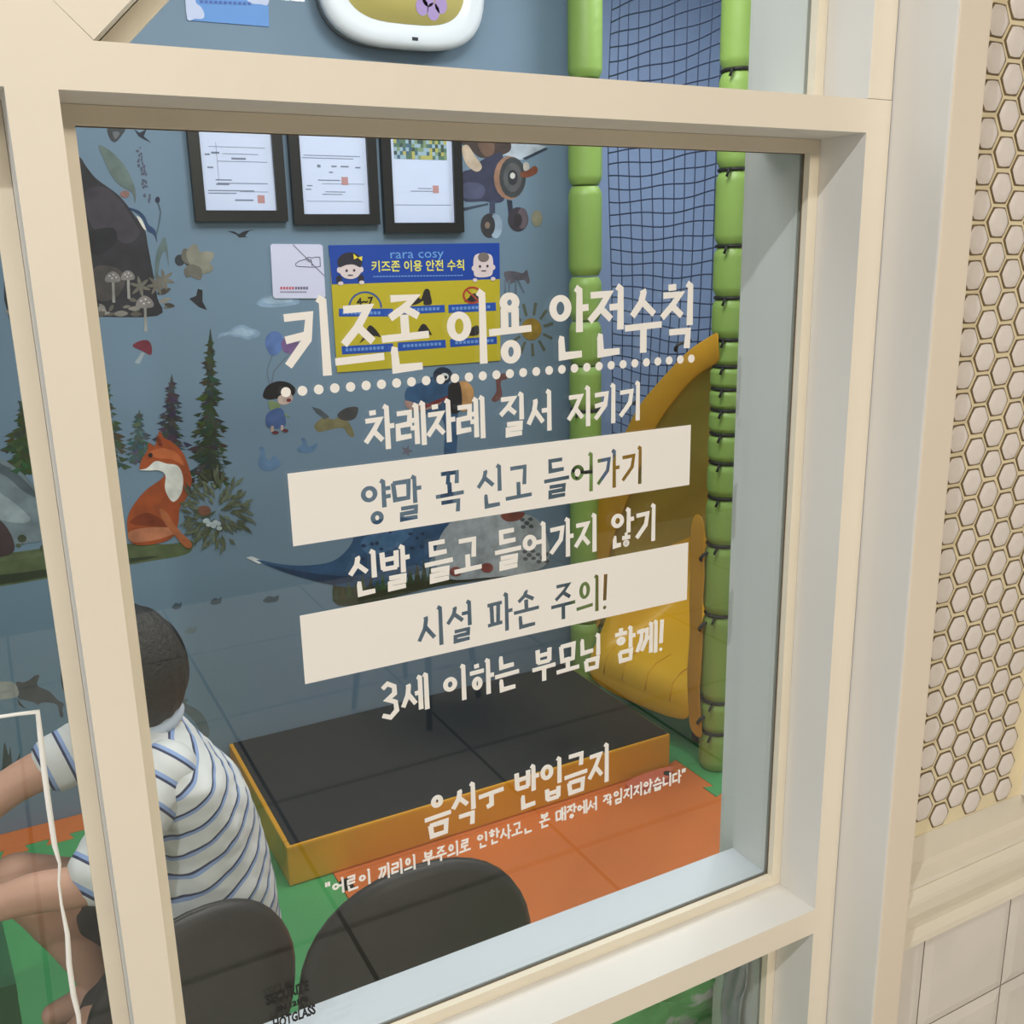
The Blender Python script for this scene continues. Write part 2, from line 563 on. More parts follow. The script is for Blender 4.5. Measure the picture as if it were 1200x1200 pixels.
def cons(c, tall):
    """strokes of a consonant in a unit box: list of polylines or ('o', cx, cy, rx, ry)"""
    if c == 'ㄱ':
        return [[(0.05, .93), (.92, .96), (.80, .50), (.08, .0)]] if tall else [[(0, .95), (.93, .97), (.88, 0)]]
    if c == 'ㅋ':
        return [[(0.05, .93), (.92, .96), (.80, .50), (.08, .0)], [(.05, .50), (.78, .58)]]
    if c == 'ㄲ':
        if tall:
            return [[(0, .93), (.46, .96), (.40, .5), (.0, .0)], [(.52, .93), (.98, .96), (.92, .5), (.46, .0)]]
        return [[(0.02, .95), (.46, .97), (.42, 0)], [(.54, .95), (.98, .97), (.94, 0)]]
    if c == 'ㄴ':
        return [[(0, 1.0), (.10, .96), (.13, .06), (1, .12)]]
    if c == 'ㄷ':
        return [[(.9, .96), (.08, .93), (.10, .06), (1, .12)]]
    if c == 'ㄹ':
        return [[(.04, .96), (.93, .98), (.90, .54), (.08, .50), (.08, .04), (1, .08)]]
    if c == 'ㅁ':
        return [[(0.02, .97), (.10, .0), (.90, .03), (.95, .97), (.0, .95)]]
    if c == 'ㅂ':
        return [[(.06, 1), (.10, .02)], [(.92, 1), (.90, .02)], [(.06, .55), (.92, .58)], [(.06, .04), (.94, .04)]]
    if c == 'ㅅ':
        return [[(.46, 1), (.50, .9), (.40, .52), (.0, .02)], [(.42, .58), (1, .06)]]
    if c == 'ㅈ':
        return [[(.05, .93), (.88, .95), (.48, .44), (.0, .02)], [(.46, .50), (1, .06)]]
    if c == 'ㅊ':
        return [[(.30, 1.08), (.68, 1.10)], [(.05, .80), (.88, .82), (.48, .40), (.0, .0)], [(.46, .44), (1, .04)]]
    if c == 'ㅍ':
        return [[(0, .93), (1, .96)], [(.0, .06), (1, .10)], [(.27, .93), (.31, .08)], [(.74, .94), (.70, .08)]]
    if c == 'ㅎ':
        return [[(.32, 1.10), (.66, 1.12)], [(.0, .82), (1, .84)], ('o', .5, .30, .38, .31)]
    if c == 'ㅇ':
        return [('o', .5, .5, .5, .5)]
    return []


def put(strokes, bx, by, bw, bh):
    out = []
    for s in strokes:
        if s[0] == 'o':
            out.append(('o', bx + s[1] * bw, by + s[2] * bh, s[3] * bw, s[4] * bh))
        else:
            out.append([(bx + p[0] * bw, by + p[1] * bh) for p in s])
    return out


def vert(x, y0, y1):
    return [[(x - .10, y1 + .01), (x - .0, y1 - .035), (x, y0)]]


def syllable(ch):
    k = ord(ch) - 0xAC00
    l, v, t = LJ[k // 588], VJ[(k % 588) // 28], TJ[k % 28]
    S = []
    fin = t != ' '
    if v in 'ㅏㅑㅓㅕㅣㅐㅔㅖ':
        by, bh = (.50, .42) if fin else (.20, .62)
        vy0 = .36 if fin else 0.0
        two = v in 'ㅐㅔㅖ'
        bw = .50 if two else .58
        if l == 'ㅇ':
            S += put(cons(l, True), .0, by + (.03 if fin else .14), bw * .98, bh * (.92 if fin else .66))
        elif l in 'ㄱㅋㄲ':
            S += put(cons(l, True), .02, by - .04, bw, bh + .04)
        else:
            S += put(cons(l, True), .02, by, bw, bh)
        my = (vy0 + 1.0) / 2 + .03
        if v == 'ㅣ':
            S += vert(.84, vy0, 1)
        elif v == 'ㅏ':
            S += vert(.78, vy0, 1) + [[(.78, my), (1.02, my + .01)]]
        elif v == 'ㅑ':
            S += vert(.78, vy0, 1) + [[(.78, my + .09), (1.02, my + .10)], [(.78, my - .10), (1.02, my - .09)]]
        elif v == 'ㅓ':
            S += vert(.86, vy0, 1) + [[(.56, my - .01), (.86, my)]]
        elif v == 'ㅔ':
            S += vert(.72, vy0 + .04, .97) + vert(.96, vy0, 1) + [[(.50, my - .01), (.72, my)]]
        elif v == 'ㅖ':
            S += vert(.72, vy0 + .04, .97) + vert(.96, vy0, 1) + [[(.50, my + .08), (.72, my + .08)], [(.50, my - .10), (.72, my - .10)]]
        elif v == 'ㅐ':
            S += vert(.66, vy0 + .04, .97) + vert(.94, vy0, 1) + [[(.66, my), (.94, my)]]
        if t == 'ㄶ':
            S += put(cons('ㄴ', 0), .12, .03, .32, .26) + put(cons('ㅎ', 0), .50, -.02, .36, .30)
        elif t == 'ㅇ':
            S += put(cons(t, 0), .28, -.02, .46, .32)
        elif fin:
            S += put(cons(t, 0), .24, 0, .60, .28)
    elif v == 'ㅢ':
        S += put(cons(l, 0), .10, .42, .48, .48) + [[(-.02, .17), (.70, .22)]] + vert(.88, 0, 1)
    else:
        if fin:
            ly, lh = .66, .30
            by = .44
            if v in 'ㅗㅛ':
                ly, lh = .70, .28
            if v == 'ㅜ':
                ly, lh, by = .72, .26, .58
        else:
            ly, lh, by = (.44, .46, .14) if v != 'ㅜ' else (.54, .40, .38)
            if v == 'ㅡ':
                ly, lh, by = .38, .50, .18
        lx, lw = (.18, .62)
        if l == 'ㅇ':
            lx, lw = .25, .48
        S += put(cons(l, False), lx, ly, lw, lh)
        S += [[(-.02, by - .01), (1.02, by + .02)]]
        if v == 'ㅗ':
            S += [[(.50, by), (.49, ly + .04 if fin else ly + .08)]]
        elif v == 'ㅛ':
            S += [[(.36, by), (.36, ly + .06)], [(.62, by), (.62, ly + .06)]]
        elif v == 'ㅜ':
            S += [[(.50, by), (.50, .30 if fin else -.02)]]
        if t == 'ㅇ':
            S += put(cons(t, 0), .25, -.03, .50, .34)
        elif fin:
            S += put(cons(t, 0), .17, 0, .68, .28)
    return S


def glyph(ch):
    if '가' <= ch <= '힣':
        return syllable(ch)
    if ch == '!':
        return [[(.18, 1.0), (.14, .26)], ('d', .14, .06, .07)]
    if ch == '"':
        return [[(.10, 1.0), (.10, .72)], [(.32, 1.0), (.32, .72)]]
    if ch == '3':
        return [[(.05, .86), (.25, .97), (.50, .86), (.50, .66), (.22, .53), (.52, .42), (.55, .18), (.30, .02), (.0, .12)]]
    if ch == '1':   # the half of a syllable left where the rest has peeled away
        return [[(-.02, .60), (1.02, .64)], [(.50, .62), (.50, .34), (.30, .30)]]
    if ch == '2':
        return put(cons('ㄴ', 0), .15, .0, .70, .28)
    if ch == '4':
        return put(cons('ㅈ', 1), .0, .44, .55, .42) + [[(.72, .35), (.72, .85)], [(.72, .58), (.9, .59)]] + put(cons('ㄱ', 0), .4, .02, .4, .26)
    if ch == '5':
        return put(cons('ㄹ', 0), .18, .52, .62, .44) + [[(-.02, .36), (1.02, .38)]]
    if ch == '6':
        return put(cons('ㄹ', 0), .15, .42, .62, .48) + put(cons('ㄴ', 0), .15, .0, .85, .26)
    return []


def stroke_quads(poly, w, ww):
    """polygons (2-D, metres) of one pen stroke"""
    if poly[0] == 'o':
        _, cx, cy, rx, ry = poly
        n = 28
        out = []
        for k in range(n):
            a, b_ = k * math.tau / n, (k + 1) * math.tau / n
            pts = []
            for (ang, s) in ((a, 1), (b_, 1), (b_, -1), (a, -1)):
                pts.append((cx + (rx + (0 if s > 0 else -w)) * math.cos(ang), cy + (ry + (0 if s > 0 else -ww)) * math.sin(ang)))
            out.append(pts)
        return out
    if poly[0] == 'd':
        _, cx, cy, r = poly
        return [[(cx + r * math.cos(k * math.tau / 16), cy + r * math.sin(k * math.tau / 16)) for k in range(16)]]
    P = [Vector((p[0], p[1])) for p in poly]
    n = len(P)
    L_, R_ = [], []
    for i in range(n):
        d0 = (P[i] - P[i - 1]).normalized() if i > 0 else None
        d1 = (P[i + 1] - P[i]).normalized() if i < n - 1 else None
        dd = d0 or d1
        if d0 and d1:
            t = (d0 + d1)
            t = t.normalized() if t.length > 1e-4 else d0
            nn = Vector((-t.y, t.x))
            c = max(0.45, nn.dot(Vector((-d0.y, d0.x))))
        else:
            nn = Vector((-dd.y, dd.x))
            c = 1
        hz = abs(dd.x)
        hw = (ww * hz + w * (1 - hz)) / 2
        L_.append(P[i] + nn * hw / c)
        R_.append(P[i] - nn * hw / c)
    return [[tuple(L_[i]), tuple(L_[i + 1]), tuple(R_[i + 1]), tuple(R_[i])] for i in range(n - 1)]


def text_polys(cells, z0, z1, adv, w, ww=None, sx=0.92):
    """cells: list of (character, x of its left edge)"""
    ww = ww or w * 0.86
    out = []
    hh = z1 - z0
    for ch, x in cells:
        for s in glyph(ch):
            if s[0] == 'o':
                s = ('o', x + s[1] * adv * sx, z0 + s[2] * hh, s[3] * adv * sx, s[4] * hh)
            elif s[0] == 'd':
                s = ('d', x + s[1] * adv * sx, z0 + s[2] * hh, s[3] * adv)
            else:
                s = [(x + p[0] * adv * sx, z0 + p[1] * hh) for p in s]
            out += stroke_quads(s, w, ww)
    return out


def cells(text, x0, x1, z0, z1, adv, w, space=0.5):
    out, x = [], 0.0
    for ch in text:
        if ch == ' ':
            x += space
            continue
        out.append((ch, x))
        x += 0.5 if ch in '"!' else (0.72 if ch == '3' else 1.0)
    k = (x1 - x0) / x
    return [(c, x0 + u * k) for c, u in out], k


M_vinyl = mat('white_vinyl', (248, 245, 240), 0.5)
VY = GY - 0.0006


def vinyl(name, polys, label, group='white vinyl lettering on the pane'):
    bm = bmesh.new()
    for i, p in enumerate(polys):
        e = 0.00003 * (i % 9)
        prism(bm, [(a, VY - e, b_) for a, b_ in p], (0, 0.0004 + e, 0))
    o = obj(name, bm, M_vinyl)
    tag(o, label, 'lettering', group)
    return o


# title: every syllable at its own measured place
tl = list(zip('키즈존이용안전수칙', (.168, .2165, .2635, .3305, .3775, .4465, .4945, .5415, .5885)))
vinyl('vinyl_lettering', text_polys(tl, SZ + .7425, SZ + .8125, .0485, .0084, .0068, 0.96),
      'large bold white title lettering above the dotted line on the window glass')
bm = bmesh.new()
for k in range(31):
    x = .1669 + k * (.6313 - .1669) / 30
    prism(bm, [(x + .0046 * math.cos(a * math.tau / 14), VY, SZ + .7303 + .0046 * math.sin(a * math.tau / 14)) for a in range(14)], (0, 0.0004, 0))
tag(obj('dotted_line', bm, M_vinyl), 'row of white vinyl dots under the bold title on the glass', 'lettering', 'white vinyl lettering on the pane')


def line(text, x0, x1, z0, z1, w, label, space=0.5, fn=vinyl):
    c, k = cells(text, x0, x1, z0, z1, None, w, space)
    return fn('vinyl_lettering', text_polys(c, SZ + z0, SZ + z1, k, w), label)


line('차례차례 질서 지키기', .240, .566, .667, .709, .0054, 'white vinyl text line between the dotted line and the upper white bar', .5)
line('신발 들고 들어가지 않기', .216, .590, .524, .567, .0054, 'white vinyl text line between the two white bars on the glass', .45)
line('3세 이하는 부모님 함께!', .2416, .608, .384, .424, .0054, 'white vinyl text line just below the lower white bar, ending in an exclamation mark', .5)
line('음식1 반입금지', .2834, .527, .232, .282, .0058, 'white vinyl text line with one half-peeled syllable, low on the glass', .4)
line('"어6이 끼리의 부주의로 인한사고2 본 매장에서 4임지지않습니다"', .1676, .6404, .1985, .2165, .0025,
     'smallest white vinyl text line in quotation marks, lowest on the glass', .5)


def bar(x0, x1, z0, z1, polys, label):
    """white bar with the words cut clean through it"""
    T = 0.1
    bm = bmesh.new()
    prism(bm, [(x0, 0, z0), (x1, 0, z0), (x1, 0, z1), (x0, 0, z1)], (0, T, 0))
    bmesh.ops.recalc_face_normals(bm, faces=bm.faces[:])
    ma = bpy.data.meshes.new('bar_tmp')
    bm.to_mesh(ma)
    bm.free()
    oa = bpy.data.objects.new('bar_tmp', ma)
    COL.objects.link(oa)
    bm = bmesh.new()
    for i, p in enumerate(polys):
        b2 = bmesh.new()
        e = 0.004 * (i % 7)
        prism(b2, [(a, -0.05 - e, b_) for a, b_ in p], (0, T + 0.1 + 2 * e, 0))
        bmesh.ops.recalc_face_normals(b2, faces=b2.faces[:])
        mt = bpy.data.meshes.new('t')
        b2.to_mesh(mt)
        b2.free()
        bm.from_mesh(mt)
        bpy.data.meshes.remove(mt)
    mb = bpy.data.meshes.new('cut_tmp')
    bm.to_mesh(mb)
    bm.free()
    ob = bpy.data.objects.new('cut_tmp', mb)
    COL.objects.link(ob)
    mod = oa.modifiers.new('cut', 'BOOLEAN')
    mod.operation = 'DIFFERENCE'
    mod.solver = 'EXACT'
    mod.use_self = True
    mod.object = ob
    dg = bpy.context.evaluated_depsgraph_get()
    me = bpy.data.meshes.new_from_object(oa.evaluated_get(dg))
    bpy.data.objects.remove(oa)
    bpy.data.objects.remove(ob)
    for v in me.vertices:
        v.co.y = VY + (0.0004 if v.co.y > T / 2 else 0)
    me.name = 'vinyl_bar'
    me.materials.clear()
    me.materials.append(M_vinyl)
    o = bpy.data.objects.new('vinyl_bar', me)
    COL.objects.link(o)
    tag(o, label, 'lettering', 'white vinyl lettering on the pane')
    return o


c, k = cells('양말 꼭 신고 들어가기', .2324, .570, 0, 0, None, 0, .42)
bar(.1624, .6330, SZ + .5842, SZ + .6547, text_polys(c, SZ + .594, SZ + .6365, k, .0050), 'upper white vinyl bar on the glass with words cut out of it')
c, k = cells('시설 파손 주의!', .2855, .528, 0, 0, None, 0, .42)
bar(.1634, .6337, SZ + .4425, SZ + .5140, text_polys(c, SZ + .4525, SZ + .4950, k, .0050), 'lower white vinyl bar on the glass with words cut out of it')


def font_text(bm_target, text, size, to3, width=None, mi=0, bold=0.0):
    """outline lettering in the built-in face, laid out by to3(u, v)"""
    cu = bpy.data.curves.new('t', 'FONT')
    cu.body = text
    cu.size = size
    cu.offset = bold
    cu.resolution_u = 2
    o = bpy.data.objects.new('t', cu)
    COL.objects.link(o)
    dg = bpy.context.evaluated_depsgraph_get()
    me = bpy.data.meshes.new_from_object(o.evaluated_get(dg))
    xs = [v.co.x for v in me.vertices] or [0, 1]
    sx = (width / (max(xs) - min(xs))) if width else 1
    x0 = min(xs)
    vs = [bm_target.verts.new(to3((v.co.x - x0) * sx, v.co.y)) for v in me.vertices]
    for p in me.polygons:
        try:
            f = bm_target.faces.new([vs[i] for i in p.vertices])
            f.material_index = mi
        except ValueError:
            pass
    bpy.data.objects.remove(o)
    bpy.data.curves.remove(cu)
    bpy.data.meshes.remove(me)


# black etched maker's stamp at the bottom left corner of the pane
bm = bmesh.new()
font_text(bm, 'SECURITE', 0.016, lambda u, v: (0.096 + u, VY, SZ + 0.0960 + v), .046, bold=.0007)
font_text(bm, 'EN 12150', 0.008, lambda u, v: (0.106 + u, VY, SZ + 0.0830 + v), .034, bold=.0007)
font_text(bm, 'HOTGLASS', 0.016, lambda u, v: (0.101 + u, VY, SZ + 0.0640 + v), .046, bold=.0007)
tag(obj('glass_stamp', bm, mat('black_stamp', (25, 25, 25), 0.6)), 'small black stamp printed in the bottom left corner of the glass', 'stamp')

# wobbly white line of varying width on the left pane
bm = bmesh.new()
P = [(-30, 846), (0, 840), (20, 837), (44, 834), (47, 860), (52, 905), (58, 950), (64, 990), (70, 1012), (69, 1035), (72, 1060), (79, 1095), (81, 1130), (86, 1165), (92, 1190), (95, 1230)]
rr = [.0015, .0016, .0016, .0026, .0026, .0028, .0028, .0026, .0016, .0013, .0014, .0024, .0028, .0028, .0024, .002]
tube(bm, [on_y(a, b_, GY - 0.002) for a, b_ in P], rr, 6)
tag(obj('white_line', bm, mat('line_white', (244, 243, 238), 0.5)), 'thin wobbly white line running down the left glass pane beside the boy', 'sealant')

# ------------------------------------------------------------------ foam floor mats
M_green = mat('green_foam', (72, 158, 92), 0.6, 0.06, 4, 0.15, 120)
M_orange = mat('orange_foam', (214, 112, 44), 0.6, 0.06, 4, 0.15, 120)


def jig(x0, y0, x1, y1, edges):
    """tile outline with dovetail teeth on the chosen edges (b r t l); + out, - in"""
    pts = []
    cor = [(x0, y0), (x1, y0), (x1, y1), (x0, y1)]
    pitch_ = .116
    for k in range(4):
        a, b_ = Vector(cor[k]), Vector(cor[(k + 1) % 4])
        e = edges[k]
        d_ = (b_ - a).normalized()
        nn = Vector((d_.y, -d_.x))
        pts.append(tuple(a))
        if e:
            ax = 0 if abs(d_.x) > .5 else 1
            lo, hi = sorted((a[ax], b_[ax]))
            cs = [i * pitch_ for i in range(-30, 40) if lo + .05 < i * pitch_ < hi - .05]
            if d_[ax] < 0:
                cs.reverse()
            m_ = .0015 if e < 0 else 0
            for c_ in cs:
                c0 = a + d_ * abs(c_ - a[ax])
                for u, v in ((-.021 - m_, 0), (-.031 - m_, .032 + m_), (.031 + m_, .032 + m_), (.021 + m_, 0)):
                    pts.append(tuple(c0 + d_ * u + nn * (v * e)))
    return pts


def mat_tile(x0, y0, x1, y1, edges, m, label):
    bm = bmesh.new()
    prism(bm, [(a, b_, -0.0155) for a, b_ in jig(x0, y0, x1, y1, edges)], (0, 0, 0.0155))
    tag(obj('foam_mat', bm, m), label, 'floor mat', 'interlocking foam floor mats')


g = 0.0012
mat_tile(.57 + g, WY + .002, 1.73 - g, 1.44, (0, -1, 0, -1), M_orange, 'orange foam mat in front of the black trampoline')
mat_tile(.57 + g, 1.44 + g, 1.73 - g, BY - .001, (0, -1, 0, -1), M_orange, 'orange foam mat under the black trampoline')
mat_tile(-.59 + g, .84, .57 - g, 1.99, (0, 1, 1, 1), M_green, 'green foam mat under the boy, left of the trampoline')
mat_tile(-.59 + g, WY + .002, .57 - g, .84 - g, (0, 1, 0, 1), M_green, 'green foam mat behind the two dark chairs')
mat_tile(-.59 + g, 1.99 + g, .57 - g, BY - .001, (-1, 0, 0, 0), M_orange, 'orange foam strip along the back wall beyond the boy')
mat_tile(1.73 + g, WY + .002, 2.89, 1.44, (0, 0, 0, 1), M_green, 'green foam mat at the foot of the nearer green post')
mat_tile(1.73 + g, 1.44 + g, 2.89, BY - .001, (0, 0, 0, 1), M_green, 'green foam mat under the yellow slide')
mat_tile(-1.75, WY + .002, -.59 - g, 1.99, (0, -1, 0, 0), M_green, 'green foam mat at the far left of the play room')

# ------------------------------------------------------------------ trampoline
tr = empty('trampoline', (1.07, 1.79, 0))
tag(tr, 'low black trampoline bed with yellow padded sides on the floor', 'trampoline')
M_yel = mat('yellow_vinyl', (226, 160, 32), 0.42, 0.05, 5, 0.1, 25)
M_blk = mat('black_mat', (22, 26, 31), 0.6, 0.08, 30)
bm = bmesh.new()
x0, x1, y0, y1, h = .452, 1.682, 1.455, 2.105, .118
box(bm, (x0, y0, 0.001), (x1, y0 + .03, h), .006)
box(bm, (x0, y1 - .03, 0.001), (x1, y1, h), .006)
box(bm, (x0, y0 + .0305, 0.001), (x0 + .03, y1 - .0305, h), .006)
box(bm, (x1 - .03, y0 + .0305, 0.001), (x1, y1 - .0305, h), .006)
obj('side_pad', bm, M_yel, tr)
bm = bmesh.new()
box(bm, (x0 + .012, y0 + .006, h - .004), (x1 - .006, y1 - .006, h + .003), .002)
obj('jumping_mat', bm, M_blk, tr)
bxo('underside', (x0 + .031, y0 + .031, 0.002), (x1 - .031, y1 - .031, h - .03), M_blk, tr)
bm = bmesh.new()
prism(bm, smooth_poly([(1.50, 1.452 - .07, .001), (1.60, 1.452 - .075, .001), (1.665, 1.452 - .035, .001), (1.66, 1.452 - .012, .001), (1.55, 1.452 - .012, .001), (1.49, 1.452 - .03, .001)], 4), (0, 0, .016))
tg = obj('foam_toy', bm, mat('pink_foam', (214, 112, 84), 0.7))
tag(tg, 'flat pink foam toy lying at the right end of the trampoline', 'toy')
bm = bmesh.new()
lathe(bm, [(.012, 0), (.012, .003), (.008, .005)], (1.635, 1.405, .0172), 12)
obj('eye', bm, M_blk, tg)

# ------------------------------------------------------------------ green padded posts with black ties
M_pad = mat('green_padding', (140, 170, 84), 0.45, 0.05, 4, 0.12, 30)
M_tie = mat('black_tie', (24, 24, 26), 0.6)


def post(x, y, r, cuts, label, tied=None):
    t = empty('padded_post', (x, y, 0))
    tag(t, label, 'post', 'green padded posts of the play frame')
    zc = [0.001] + cuts + [CZ - 0.001]
    for a, b_ in zip(zc[:-1], zc[1:]):
        bm = bmesh.new()
        n = 7
        prof = []
        hgt = b_ - a
        e = min(.03, hgt * .25)
        for k in range(n):
            u = k / (n - 1)
            prof.append((r * (0.80 + 0.20 * math.sin(u * math.pi / 2)), a + .002 + e * u))
        prof += [(r * (0.80 + 0.20 * math.sin((1 - k / (n - 1)) * math.pi / 2)), b_ - .002 - e * (1 - k / (n - 1))) for k in range(n)]
        lathe(bm, prof, (x, y, 0), 24)
        obj('pad_segment', bm, M_pad, t)
    for c_ in (tied if tied is not None else cuts):
        bm = bmesh.new()
        tube(bm, [(x + r * .86 * math.cos(k * math.tau / 20), y + r * .86 * math.sin(k * math.tau / 20), c_) for k in range(20)], .005, 6, closed=True)
        tube(bm, [(x - r * .80, y - r * .5, c_), (x - r * .98, y - r * .62, c_ - .004), (x - r * 1.05, y - r * .55, c_ - .02)], .004, 6)
        obj('tie_cord', bm, M_tie, t)
    return t


post(1.736, 2.035, .055, [.30, .86, 1.07, 1.22, 1.37, 1.515, 1.80, 2.12], 'green padded post in the back corner left of the net', [.86, 1.07])
post(1.812, 1.392, .052, [.13, .235, .52, .74, .885, .99, 1.075, 1.145, 1.205, 1.27, 1.345, 1.46, 1.60, 1.80, 2.05], 'green padded post right of the net, nearest the window')

# ------------------------------------------------------------------ safety net
BORDER = [(1.425, 1.372), (1.56, 1.315), (1.69, 1.205), (1.815, 1.105), (1.885, .985), (1.935, .84), (1.975, .70)]


def border_z(y):
    if y <= BORDER[0][0]:
        return BORDER[0][1]
    for (a, za), (b_, zb) in zip(BORDER[:-1], BORDER[1:]):
        if y <= b_:
            return za + (zb - za) * (y - a) / (b_ - a)
    return BORDER[-1][1]


bm = bmesh.new()
NX = 1.80


def net_pt(y, z):
    return (NX + .012 * math.sin(z * 3 + y * 9), y + .006 * math.sin(z * 6 + 2), z - .008 * math.sin((y - 1.44) / .56 * math.pi) + .004 * math.sin(z * 31 + y * 20))


for k in range(11):
    y = 1.455 + k * .052
    z = border_z(y) - .02
    tube(bm, [net_pt(y, z + (CZ - .05 - z) * j / 24) for j in range(25)], .0024, 4)
z = .80
while z < CZ - .1:
    ys = [1.445 + .0265 * k for k in range(21)]
    ys = [y for y in ys if border_z(y) < z + .03]
    if len(ys) > 1:
        tube(bm, [net_pt(y, z) for y in ys], .0024, 4)
    z += .038
tag(obj('safety_net', bm, mat('dark_net_cord', (52, 66, 96), 0.7)), 'dark knotted safety net hung between the two green posts', 'net')

# ------------------------------------------------------------------ yellow slide and its cover sheet
sl = empty('slide', (2.0, 1.7, 0))
tag(sl, 'bright yellow padded slide with a rounded lip between the green posts', 'slide')
path = [(1.715, .085), (1.705, .15), (1.715, .205), (1.75, .235), (1.82, .250), (1.95, .30), (2.10, .40), (2.30, .55), (2.55, .74), (2.80, .90)]
bm = bmesh.new()
rows = []
prof = [(1.452, .02), (1.456, .01), (1.47, 0), (1.53, 0), (1.60, 0), (1.80, 0), (1.88, .01), (1.905, .05), (1.92, .20), (1.93, .27), (1.945, .30), (1.965, .29), (1.97, .20), (1.97, -.10), (1.455, -.10)]
for i, (x, z) in enumerate(path):
    f = min(1, max(0.0, (x - 1.74) / .12)) if i > 2 else 0
    row = []
    for y, dz in prof:
        row.append(bm.verts.new((x + .085 * (1.98 - y), y, z + .075 * (1.98 - y) + (dz * f if dz > 0 else dz * (1 if i > 3 else .25)))))
    rows.append(row)
for a, b_ in zip(rows[:-1], rows[1:]):
    n = len(a)
    for k in range(n):
        bm.faces.new((a[k], a[(k + 1) % n], b_[(k + 1) % n], b_[k]))
bm.faces.new(rows[0])
bm.faces.new(rows[-1])
M_slide = mat('slide_yellow_vinyl', (240, 184, 24), 0.38, 0.05, 4, 0.1, 18)
sb = obj('chute', bm, M_slide, sl, True)
md = sb.modifiers.new('s', 'SUBSURF')
md.levels = md.render_levels = 2
for y in (1.54, 1.66, 1.78, 1.88):
    bm = bmesh.new()
    tube(bm, [(x_ + .085 * (1.98 - y), y + dy, z_ + .075 * (1.98 - y)) for x_, z_, dy in ((1.703, .15, 0), (1.716, .207, .004), (1.752, .238, .006), (1.82, .252, .01))], .0022, 5)
    obj('seam', bm, M_slide, sl)
for y in (1.55, 1.90):
    bxo('support', (1.86, y - .02, .001), (1.91, y + .02, .16), M_tie, sl)
    bxo('support', (2.55, y - .02, .001), (2.60, y + .02, .60), M_tie, sl)

M_sheet = mat('yellow_tarpaulin', (206, 150, 34), 0.5, 0.1, 5, 0.3, 12)
M_sheet_in = mat('olive_mesh_cloth', (186, 166, 84), 0.7, 0.12, 6, 0.2, 20)
cv = empty('slide_cover', (1.78, 1.7, .4))
tag(cv, 'yellow tarpaulin cover tied to the posts around the slide opening', 'cover')
CXp = 1.762
outer = [(v.y, v.z) for v in (on_x(a, b_, CXp) for a, b_ in ((846, 384), (828, 396), (808, 408), (780, 440), (748, 475), (735, 503), (715, 545), (700, 580), (690, 620), (684, 680), (682, 740)))]
inner = [(v.y, v.z) for v in (on_x(a, b_, CXp) for a, b_ in ((846, 424), (832, 430), (815, 440), (792, 468), (768, 500), (757, 530), (742, 570), (728, 600), (716, 640), (708, 690), (706, 740)))]
bm = bmesh.new()
ro, ri, rb = [], [], []
for (ya, za), (yb, zb) in zip(outer, inner):
    j = R.uniform(-.006, .006)
    ro.append(bm.verts.new((CXp + j, ya, za)))
    rb.append(bm.verts.new((CXp - .010 + j, (ya + yb) / 2, (za + zb) / 2)))
    ri.append(bm.verts.new((CXp + .004 + j, yb, zb)))
for a, b_ in ((ro, rb), (rb, ri)):
    for k in range(len(a) - 1):
        bm.faces.new((a[k], a[k + 1], b_[k + 1], b_[k]))
o = obj('border_band', bm, M_sheet, cv, True)
md = o.modifiers.new('s', 'SOLIDIFY')
md.thickness = .004
md = o.modifiers.new('u', 'SUBSURF')
md.levels = md.render_levels = 2
# tunnel of cloth running back along the slide
bm = bmesh.new()
rows = []
nseg = 7
for s in range(nseg):
    u = max(0, s - 1) / (nseg - 2)
    row = []
    for k, (yb, zb) in enumerate(inner):
        if s == 0:
            row.append(bm.verts.new((CXp + .010, (yb + outer[k][0]) / 2, (zb + outer[k][1]) / 2)))
            continue
        yy = yb + (1.74 - yb) * .10 * u
        zz = zb + (1.10 - zb) * .12 * u + .12 * u
        fold = .02 * math.sin(k * 2.3 + s * 1.1) * (1 if s > 1 else 0)
        row.append(bm.verts.new((CXp + .006 + u * .85, yy + fold, zz + fold * .6)))
    rows.append(row)
for a, b_ in zip(rows[:-1], rows[1:]):
    for k in range(len(a) - 1):
        bm.faces.new((a[k], a[k + 1], b_[k + 1], b_[k]))
endc = bm.verts.new((CXp + .95, 1.65, .95))
for k in range(len(inner) - 1):
    bm.faces.new((rows[-1][k], rows[-1][k + 1], endc))
o = obj('tunnel_cloth', bm, M_sheet_in, cv, True)
md = o.modifiers.new('s', 'SOLIDIFY')
md.thickness = .004
md = o.modifiers.new('u', 'SUBSURF')
md.levels = md.render_levels = 1
# flap tied to the nearer post
bm = bmesh.new()
L0 = [(1.462, .84), (1.475, .76), (1.462, .66), (1.478, .55), (1.462, .44), (1.475, .30), (1.458, .17), (1.45, .115)]
a, b_ = [], []
for y, z in L0:
    a.append(bm.verts.new((CXp - .008 + R.uniform(-.004, .004), y, z)))
    b_.append(bm.verts.new((CXp - .012 + R.uniform(-.004, .004), y - .075, z - .012)))
for k in range(len(a) - 1):
    bm.faces.new((a[k], a[k + 1], b_[k + 1], b_[k]))
o = obj('side_flap', bm, M_sheet, cv, True)
md = o.modifiers.new('s', 'SOLIDIFY')
md.thickness = .004
md = o.modifiers.new('u', 'SUBSURF')
md.levels = md.render_levels = 2
for y, z in ((1.553, 1.312), (1.815, 1.10), (1.41, .70), (1.405, .48), (1.40, .17)):
    bm = bmesh.new()
    tube(bm, [(CXp - .016, y, z - .008), (CXp - .022, y - .006, z), (CXp - .014, y - .01, z + .012), (CXp + .03, y - .012, z + .02)], .0055, 6)
    obj('tie', bm, M_tie, cv)

